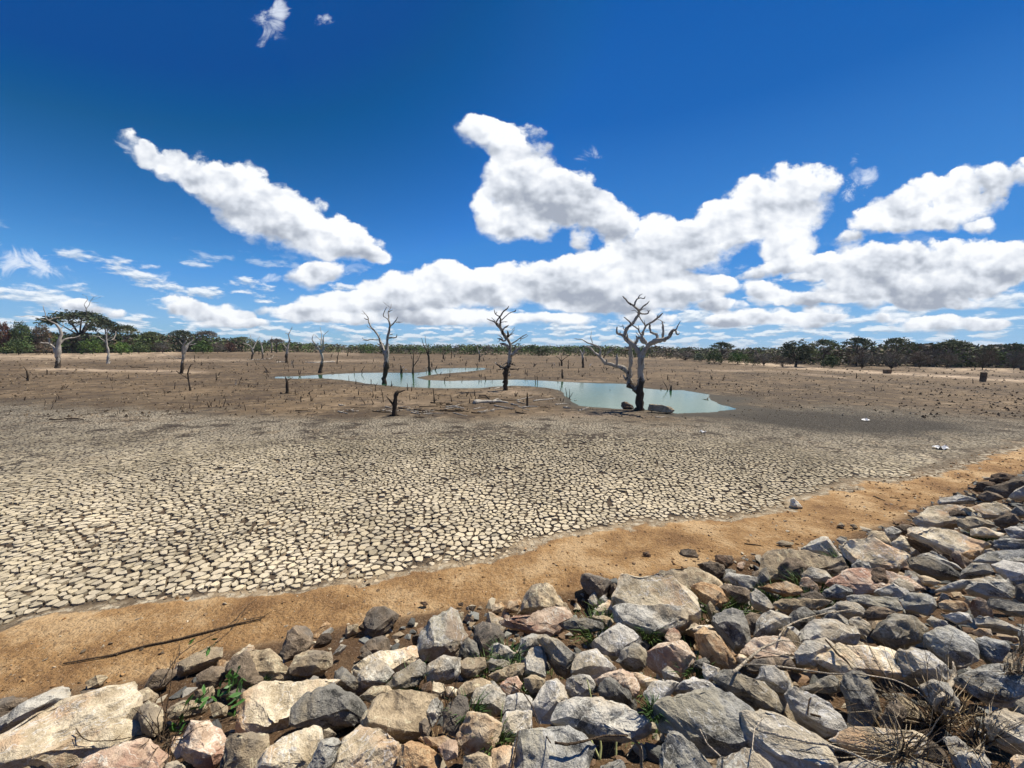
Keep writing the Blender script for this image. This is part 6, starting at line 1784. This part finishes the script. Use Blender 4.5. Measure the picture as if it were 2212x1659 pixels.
twig('A', T("1300 1000 9 1330 880 8 1420 760 7 1560 660 7 1750 570 6 1870 480 6 1950 380 5 2050 300 3|1870 480 4 1900 430 3|1960 375 3 1990 315 2|1420 760 5 1420 680 3|1510 760 4 1590 690 4"), 'thin reddish twig arching over the long straight stick', TWIG, 0.3, bleach=.3)
twig('A', T("600 1340 6 650 1420 8 720 1445 7 900 1440 7 1150 1390 6|640 1410 4 600 1380 3|900 1440 5 950 1400 4"), 'wiry twig curling over the giant cream slab', TWIG, 0.03, bleach=.2)
twig('C', T("1060 1700 26 1055 1500 24 1010 1450 20 920 1400 12|1050 1520 10 980 1500 8 945 1560 6"), 'white forked branch standing at the near edge between grey slabs', PALEWOOD, 0.05, 'pale_branch', 'branch', bleach=.95)
twig('C', T("370 1460 18 480 1470 18 620 1440 16 760 1400 14 900 1400 14 950 1400 12"), 'reddish-brown curved branch crossing the near grey slabs', TWIG, 0.05, 'brown_branch', 'branch', bleach=.3)
twig('C', T("0 980 6 60 1010 9 130 1070 9 200 1180 8 250 1330 8 340 1460 8|50 990 12 110 1040 10"), 'dark wiry twig bending down over the tall pale wedge', TWIG, 0.06, bleach=.15)
twig('C', T("30 1640 16 60 1500 14 80 1370 10|30 1500 5 30 1640 5"), 'dark upright stick beside the banded blue-grey block', TWIG, 0.06, bleach=.1)
twig('C', T("1520 1350 8 1580 1470 12 1690 1570 12 1720 1580 8|1580 1440 5 1560 1380 4"), 'thin white twig on the giant blue-grey slab', PALEWOOD, 0.04, 'pale_branch', 'branch', bleach=.9)
twig('D', T("-90 900 22 0 820 20 130 710 18 280 645 14 380 650 10 480 680 7|120 725 8 250 755 7 400 780 5"), 'smooth pale branch forking over the pinkish slab', PALEWOOD, 0.05, 'pale_branch', 'branch', bleach=.7)
twig('D', T("-60 845 9 0 835 10 200 845 12 400 870 13 700 915 12 900 910 10 1200 960 10 1400 1060 9 1520 1200 8"), 'very long thin pale branch lying across many stones', PALEWOOD, 0.05, 'pale_branch', 'branch', bleach=.6)
twig('D', T("270 620 10 320 540 12 450 480 11 650 430 9 900 395 6"), 'arched pale twig above the rounded grey stone', PALEWOOD, 0.06, 'pale_branch', 'branch', bleach=.6)
twig('D', T("640 640 12 700 710 14 740 760 18 800 800 16 850 870 10"), 'dark bent stick on the broad cream-grey slab', TWIG, 0.04, bleach=.1)
twig('D', T("1540 1230 30 1500 1160 32 1560 1080 34 1640 990 32 1685 850 26 1650 815 10|1685 855 12 1740 850 10 1800 830 10 1812 780 8|1540 1230 22 1620 1290 16 1650 1320 8"), 'thick white crooked branch rising from the straw tangle', PALEWOOD, 0.08, 'pale_branch', 'branch', lifts=0.12, bleach=.95)
twig('D', T("30 1290 16 100 1360 18 250 1390 20 450 1440 22 650 1470 20 850 1540 18 1050 1640 14|60 1520 8 75 1350 10 145 1260 8"), 'long whitish branch across the banded grey slab', PALEWOOD, 0.05, 'pale_branch', 'branch', bleach=.75)
twig('D', T("500 1240 8 510 1120 10 560 1060 8 620 1030 6|520 1230 16 600 1250 14"), 'black looped root over the light banded slab', TWIG, 0.05, bleach=.05)
twig('E', T("1020 310 12 1060 325 12 1110 345 8"), 'short dark stick on the sand toward the upper bank', TWIG, 0.01, bleach=.1)
twig('E', T("1150 320 8 1225 328 8"), 'second short stick on the sand, right of the first', TWIG, 0.01, bleach=.2)
twig('E', T("0 685 12 60 692 12 130 700 7"), 'dark flat stick at the sand edge left of the giant boulder', TWIG, 0.01, bleach=.1)

# yellow-green stalks
def stalks():
    fr, s = crop('C'); o = surf(*fr(735, 1590), 0)
    root = empty('stalk_plant', o); tag(root, 'leafless yellow-green stalks rising from a gap at the near edge', 'plant')
    d0 = np.linalg.norm(o - CP)
    for i, l in enumerate(T("725 1600 16 740 1480 13 700 1280 12 650 1060 10 628 960 6|735 1600 12 640 1400 11 580 1260 5|850 1700 13 860 1400 11 882 1280 6|1060 1250 4 960 1420 5 930 1500 5|655 1060 8 648 1035 8")):
        P = [CP + ray(*fr(x, y)) * (d0 * (1 - 0.0004 * (1600 - y) / 10)) for x, y, w in l]
        limb_obj('stem', [tube(np.array(P), np.array([w * s * d0 / FPX / 2 for *_, w in l]), 6, 0.06, i)], STALK, o, root, .9)
stalks()

# leafy shrub at the lower left and dry shrubs on the right
def shrub(c, bx, by, tips, leaves, label, name, cat, mat, wst, seed, lift=0.0, sub=2, jit=26):
    fr, s = crop(c); o = surf(*fr(bx, by), 0)
    root = empty(name, o); tag(root, label, cat)
    d0 = np.linalg.norm(o - CP); rg = np.random.default_rng(seed)
    allp = []
    for i, (tx, ty) in enumerate(tips):
        n = 5; pts = []
        sg = rg.normal() * 0.35
        sx, sy = bx + rg.normal() * 30, by + rg.normal() * 18
        for j in range(n):
            t = j / (n - 1)
            X, Y = fr(sx + (tx - sx) * t + rg.normal() * jit * t * (1 - t) * 3, sy + (ty - sy) * t + rg.normal() * jit * t * (1 - t) * 3)
            hit = np.linalg.norm(surf(X, Y) - CP)
            pts.append(CP + ray(X, Y) * min(d0 * (1 + sg * 0.12 * t), hit - 0.02))
        parts = [tube(np.array(pts), np.linspace(wst, wst * .35, n), 5, 0.1, seed + i)]
        for k in range(sub):
            j = int(rg.integers(1, n - 1)); p = pts[j]; dv = (pts[-1] - pts[0]); L = np.linalg.norm(dv) * rg.uniform(.12, .3)
            q = p + (dv / np.linalg.norm(dv) + rg.normal(size=3) * .5) * L
            parts.append(tube(np.array([p, (p + q) / 2 + rg.normal(size=3) * L * .08, q]), np.array([wst * .6, wst * .4, wst * .25]), 4, 0.1, i))
            allp.append(q)
        limb_obj('stem', parts, mat, o, root, 0.35 if label.startswith(('tangled', 'small')) else rg.choice([.3, .8, 1.0]))
        allp += pts[2:]
    for (lx, ly, r, n) in leaves:
        X, Y = fr(lx, ly); cpt = CP + ray(X, Y) * min(d0 * 0.985, np.linalg.norm(surf(X, Y) - CP) - 0.03); rr = r * s * d0 / FPX
        for k in range(n):
            p = cpt + rg.normal(size=3) * rr * .45
            a = rg.normal(size=3); a /= np.linalg.norm(a); b_ = np.cross(a, rg.normal(size=3)); b_ /= np.linalg.norm(b_); nn = np.cross(a, b_)
            L = 0.034 * (0.7 + .6 * rg.random())
            V = np.array([p - a * L, p - a * L * .3 + b_ * L * .42 + nn * .003, p + a * L * .4 + b_ * L * .36, p + a * L, p + a * L * .4 - b_ * L * .36, p - a * L * .3 - b_ * L * .42 + nn * .003]) - o
            link(bpy.data.objects.new('leaf', mesh_np('leaf', V, [np.array([[0, 1, 2, 5], [5, 2, 3, 4]])], LEAFG)), root)
shrub('A', 1290, 1440, [(1270,1060),(1420,700),(1480,930),(1600,1010),(1720,1000),(1830,1020),(1900,1080),(1740,1140),(1560,1180),(1180,1220),(1050,1180),(1100,1500),(1200,1560),(1450,1330),(1640,1320),(1500,1120),(1360,1100),(1810,1260),(1320,1280),(1400,1540)],
  [(1830,960,70,16),(1600,1110,60,12),(1890,1110,60,14),(1870,1190,50,9),(1660,695,34,6),(1850,920,40,7),(1390,1350,36,6),(1920,970,26,4),(1760,1090,36,5),(1435,1290,26,4),(1525,640,14,2)],
  'tangled shrub with a few green leaves beside the giant cream slab', 'leafy_shrub', 'shrub', TWIG, 0.0042, 5)
rgs = np.random.default_rng(8)
def fan(cx, cy, n, ax, ay, sx, sy): return [(cx + ax + rgs.normal() * sx, cy + ay + rgs.normal() * sy) for _ in range(n)]
shrub('D', 1560, 1330, fan(1560, 1330, 80, -230, -230, 300, 210), [], 'dense dry brown shrub spilling over the cream slab on the right', 'dry_shrub', 'shrub', TWIG, 0.0034, 21, sub=1)
shrub('D', 1250, 1560, fan(1250, 1560, 60, -150, -130, 280, 130), [], 'low dry shrub in front of the broad cream slab', 'dry_shrub', 'shrub', TWIG, 0.0034, 22, sub=1)
shrub('D', 1850, 1500, fan(1850, 1500, 60, 30, -170, 230, 160), [], 'dry twiggy shrub left of the round grey stone in the corner', 'dry_shrub', 'shrub', TWIG, 0.0034, 23, sub=1)
shrub('D', 2150, 900, fan(2150, 900, 26, 0, -150, 90, 120), [], 'dry reddish shrub at the right edge above the banded slab', 'dry_shrub', 'shrub', TWIG, 0.0034, 24, sub=1)
shrub('D', 1200, 1100, [(860,470),(900,560),(960,640),(640,640),(760,800),(520,850),(1100,690),(820,640),(930,980),(700,1000)], [], 'sparse tall dry grass stems leaning over the dark block', 'dry_grass_plant', 'dry grass', TWIG, 0.0028, 25, sub=0, jit=10)
shrub('B', 1550, 1160, [(1540,960),(1460,820),(1620,900),(1440,880),(1650,800),(1500,1000),(1600,1000)], [], 'small dark dry sprig among the middle stones', 'dry_sprig', 'plant', TWIG, 0.003, 26, sub=1, jit=10)

# litter on the mud
def scrap(X, Y, w, label, seed):
    p = ground_hit(X, Y); d = depth(p); s = w * d / FPX
    rg = np.random.default_rng(seed); bm = bmesh.new()
    n = 6; vs = [[bm.verts.new(((i / n - .5) * s + rg.normal() * s * .03, (j / n - .5) * s * .8 + rg.normal() * s * .03, abs(rg.normal()) * s * 0.14 + .03)) for j in range(n + 1)] for i in range(n + 1)]
    for i in range(n):
        for j in range(n):
            if (i - 2.5) ** 2 + (j - 2.5) ** 2 < 7 + rg.random() * 5: bm.faces.new((vs[i][j], vs[i + 1][j], vs[i + 1][j + 1], vs[i][j + 1]))
    for v in [v for v in bm.verts if not v.link_faces]: bm.verts.remove(v)
    me = bpy.data.meshes.new('plastic_scrap'); bm.to_mesh(me); bm.free(); me.materials.append(WHITE)
    o = bpy.data.objects.new('plastic_scrap', me); o.location = p; COL.objects.link(o); tag(o, label, 'litter', 'white litter on the mud')
WHITE = plain('white plastic', (0.78, 0.77, 0.74), 0.5, 0.3, 0.1)
scrap(1870, 909, 15, 'crumpled white scrap on the dark mud right of the pond', 1)
scrap(1518, 935, 14, 'flat white scrap on the cracked mud below the boulder', 2)
scrap(2032, 970, 24, 'long white scrap nearest the sand on the right', 3)

# egrets
def egret(X, Y, h, label, z=None, dist=None):
    if dist is None: p = ground_hit(X, Y); p[2] = max(p[2], WZ)
    else: p = CP + ray(X, Y) * dist
    d = depth(p); s = h * d / FPX
    root = empty('egret', p); tag(root, label, 'bird', 'white egrets')
    def add(nm, pts, rad, m, sides=7): limb_obj(nm, [tube(np.array(pts) * s + p, np.array(rad) * s, sides, 0.02, 1)], m, p, root, 1.0)
    add('body', [(-.32, 0, .40), (-.15, 0, .47), (.08, 0, .55), (.20, 0, .62), (.20, 0, .78), (.27, 0, .88), (.33, 0, .93)], [.02, .09, .12, .06, .035, .03, .045], WHITE)
    add('beak', [(.34, 0, .93), (.50, 0, .91)], [.02, .004], plain('beak', (.5, .35, .05)))
    add('leg', [(.02, .03, .48), (.0, .03, .24), (.02, .03, 0)], [.016, .012, .012], WOODK); add('leg', [(.0, -.03, .48), (-.04, -.03, .24), (-.02, -.03, 0)], [.016, .012, .012], WOODK)
WOODK = plain('dark leg', (0.03, 0.03, 0.03))
egret(877, 802, 6.5, 'white egret standing at the far edge of the pond beside the dark snag')
egret(1275, 792, 7, 'white egret on the brown plain between two far dead trunks')
egret(871, 797, 6, 'white egret just left of the one at the far edge of the pond')
_b = ground_hit(*F2(1530, 815)); egret(929.3, 755.5, 8, 'white egret perched on the slender dead tree', dist=np.linalg.norm(_b - CP) * 0.999)

# stone post and block on the right flat
def blocky(X, Yb, w, h, label, name, cat, seed, mk='k'):
    p = ground_hit(X, Yb); d = depth(p); a, b_ = w * d / FPX / 2, h * d / FPX
    rg = np.random.default_rng(seed)
    pts = [p + np.array((sx * a * 0.55 * rg.uniform(.85, 1.1), sy * a * 0.55 * rg.uniform(.85, 1.1), z)) for sx in (-1, 1) for sy in (-1, 1) for z in (-0.1, b_ * rg.uniform(.9, 1.05))]
    o = rough_rock(name, pts, p, rock_material(mk), max(w, h) * d / FPX, 12, 0.8, seed, cuts=0)
    tag(o, label, cat)
blocky(2123, 824, 14, 21, 'dark weathered square post standing by the pale track on the right', 'stone_post', 'post', 3)
blocky(1916, 807, 18, 8, 'low dark stump of masonry on the sandy flat on the right', 'masonry_block', 'block', 4)
blocky(2209, 800, 12, 9, 'dark lump of masonry at the far right edge of the sand', 'masonry_block', 'block', 6)
# ------------------------------------------------------------------ labels that single out each stone and stem
HERO = {
 'A c 0 1440': 'giant flat cream slab filling the lower left corner of the bank',
 'A p 560 1740': 'pinkish slab at the near edge right of the giant flat cream slab',
 'A t 1380 900': 'flat tan slab lying on the sand behind the leafy shrub',
 'B c -140 1100': 'big pale cream slab right of the leafy shrub',
 'B n 870 540': 'lone brown boulder with a dark left side at the sand edge',
 'B n 245 620': 'brown boulder with a white-flecked top at the sand edge',
 'B w 1285 720': 'whitish pointed rock standing tallest at the sand edge',
 'B n 1740 620': 'rounded tan-brown upright rock right of the whitish pointed one',
 'C p -80 500': 'red-streaked cream slab overhanging a dark hollow',
 'C t 80 430': 'tan-grey humped boulder standing on the red-streaked slab',
 'B c 745 880': 'long cream slab beneath a grey block, left of the whitish pointed rock',
 'B d 300 1320': 'large dark grey wedge-shaped rock beside the big pale cream slab',
 'B t 850 1340': 'large cracked tan slab right of the dark grey wedge-shaped rock',
 'B c 10 1700': 'smooth cream slab at the near edge below the dark grey wedge',
 'C c 770 330': 'giant cream boulder with a grey facet, largest at the sand edge',
 'C g 835 440': 'grey slab with a dark undercut leaning on the giant cream boulder',
 'C n 580 180': 'jagged dark brown rock just left of the giant cream boulder',
 'C d 1610 500': 'tall dark slate rock below the orange-tan rock',
 'C p 1110 740': 'blocky pinkish rock in the middle of the bank',
 'C l 670 670': 'striped light grey slab left of the blocky pinkish rock',
 'C b 1180 1200': 'giant blue-grey slab at the near edge, largest of the grey stones',
 'C b 60 1540': 'banded blue-grey block at the near edge left of the stalks',
 'C g 380 1290': 'long grey slab behind the yellow-green stalks',
 'C d 1640 950': 'long dark grey rock with a pale edge above the giant blue-grey slab',
 'D l -30 1260': 'long striped light grey slab crossed by a whitish branch',
 'D c 560 800': 'broad cream-grey slab under a dark bent stick',
 'D p -20 740': 'pinkish slab beneath a smooth pale forked branch',
 'D d 1000 620': 'rounded dark grey boulder behind the broad cream-grey slab',
 'D b 1420 640': 'large rounded blue-grey rock on the right of the bank',
 'D g 1680 960': 'long banded grey slab at the right edge',
 'D g 1890 1300': 'round grey stone in the lower right corner',
 'D c 700 1440': 'broad cream slab overgrown by dry stems at the near edge',
 'D d 770 1020': 'upright dark grey block at the edge of the dry stems',
 'E t 115 910': 'giant rounded tan boulder on the upper bank',
 'E w 450 730': 'whitish pointed stone behind the giant rounded tan boulder',
 'E c 720 690': 'long cream slab right of the giant rounded tan boulder',
 'E p 650 1010': 'domed pinkish slab carrying a jagged black stone',
 'E k 910 1070': 'jagged black stone on the domed pinkish slab',
 'E c 1280 620': 'giant flat cream slab with a dark cut edge on the upper bank',
 'E d 1300 860': 'dark striped boulder below the giant flat cream slab',
 'E c 1340 490': 'big cream slab near the top end of the bank',
 'E w 360 400': 'lone pale pointed stone at the border of mud and sand',
 'E t 240 680': 'thin flat tan stone lying alone on the sand',
 'E n 1900 250': 'brown rock at the far top end of the bank',
 'G k 945 1000': 'dark boulder touching the foot of the massive gnarled dead tree',
 'G t 1405 1045': 'long rounded tan boulder at the pond edge right of the massive dead tree',
 'F k 1395 1050': 'small dark stone alone on the sand, left of two others',
 'F n 1700 1080': 'small brown pointed stone alone on the sand, middle of three',
}
SHORT = {
 'A c 0 1440': 'the corner cream slab', 'B c -140 1100': 'the big pale cream slab', 'B n 870 540': 'the lone brown boulder', 'B n 245 620': 'the white-flecked brown boulder', 'B w 1285 720': 'the whitish pointed rock',
 'C p -80 500': 'the red-streaked slab', 'B d 300 1320': 'the dark grey wedge', 'B t 850 1340': 'the cracked tan slab', 'C c 770 330': 'the giant cream boulder', 'C d 1610 500': 'the tall dark slate rock', 'C p 1110 740': 'the blocky pinkish rock',
 'C b 1180 1200': 'the giant blue-grey slab', 'C g 380 1290': 'the grey slab behind the stalks', 'D c 560 800': 'the broad cream-grey slab', 'D d 1000 620': 'the rounded dark grey boulder', 'D g 1680 960': 'the long banded slab',
 'D c 700 1440': 'the overgrown cream slab', 'E t 115 910': 'the giant rounded tan boulder', 'E p 650 1010': 'the domed pinkish slab', 'E c 1280 620': 'the flat cream slab up the bank', 'E c 1340 490': 'the cream slab near the top end', 'D l -30 1260': 'the long striped slab',
}
ORD = ['nearest', 'second', 'third', 'fourth', 'fifth', 'sixth', 'seventh', 'eighth', 'ninth', 'tenth', 'eleventh', 'twelfth'] + ['%dth' % k for k in range(13, 60)]
def sector(dx, dy, words):
    if abs(dx) > abs(dy): return words[1] if dx > 0 else words[0]
    return words[3] if dy > 0 else words[2]
def relate(items, marks, words, head, noun, group):
    """items: [object, X, Y, head text]; label by the nearest landmark, side and rank"""
    by = {}
    for it in items:
        o, X, Y, hd = it
        k = min(range(len(marks)), key=lambda j: math.hypot(marks[j][0] - X, (marks[j][1] - Y) * 1.3))
        m = marks[k]
        by.setdefault((k, sector(X - m[0], (Y - m[1]) * 1.3, words)), []).append((math.hypot(X - m[0], (Y - m[1]) * 1.3), o, hd))
    for (k, sc_), l in by.items():
        for r, (d, o, hd) in enumerate(sorted(l, key=lambda q: q[0])):
            tag(o, '%s, %s %s %s %s' % (hd, ORD[r], noun, sc_, marks[k][2]), head, group)
marks, rest = [], []
for i, (o, c, big, colour, fl, (w, h), zone) in enumerate(ROCK_INFO):
    key = ' '.join(ROCKS[i].split()[:4]) if i < N_TRACED else None
    grp = 'stones dumped on the bank' if zone == 'bank' else 'stones lying on the sand'
    if key and key[0] == 'G': grp = 'boulders at the pond'
    if key in HERO:
        tag(o, HERO[key], 'rock', grp)
        if key in SHORT: marks.append((c[0], c[1], SHORT[key]))
    else:
        size = 'small ' if big < 36 else 'big ' if big > 120 else ''
        shape = 'flat ' if 'slab' in fl else 'upright ' if 'tall' in fl else ''
        rest.append((o, c[0], c[1], (size + colour + ' ' + shape).strip() + ' stone', grp))
relate([r[:4] for r in rest], marks, ('left of', 'right of', 'behind', 'in front of'), 'rock', 'stone', 'stones dumped on the bank')
for r in rest: r[0]['group'] = r[4]
tm = LANDMARKS + [(1385, 884, 'the long rounded boulder by the pond')] * 0
its = []
for o, X, Y, nl, h in SNAGS:
    its.append((o, X, Y, ('forked ' if nl > 1 else 'thin ') + ('tall ' if h > 11 else 'short ' if h < 7 else '') + 'dead stem'))
relate(its, tm, ('left of', 'right of', 'beyond', 'in front of'), 'dead snag', 'stem', 'dead stems over the lake bed')
relate([(o, X, Y, 'fallen stick') for o, X, Y in DRIFT], tm, ('left of', 'right of', 'beyond', 'in front of'), 'fallen branch', 'stick', 'driftwood on the mud')
# ------------------------------------------------------------------ air
def haze():
    me = bpy.data.meshes.new('haze'); bm = bmesh.new()
    bmesh.ops.create_cube(bm, size=1.0); bm.to_mesh(me); bm.free()
    o = bpy.data.objects.new('haze', me)
    o.scale = (7600, 7600, 34); o.location = (0, 0, 15.2)
    m = bpy.data.materials.new('pale air'); m.use_nodes = True; t = NT(m.node_tree)
    t.n.remove(m.node_tree.nodes['Principled BSDF'])
    v = t.new('ShaderNodeVolumePrincipled'); v.inputs['Color'].default_value = (0.72, 0.82, 0.95, 1); v.inputs['Density'].default_value = 0.00014; v.inputs['Anisotropy'].default_value = 0.2
    t.l.new(v.outputs[0], m.node_tree.nodes['Material Output'].inputs['Volume'])
    me.materials.append(m); o['kind'] = 'stuff'; COL.objects.link(o)
haze()
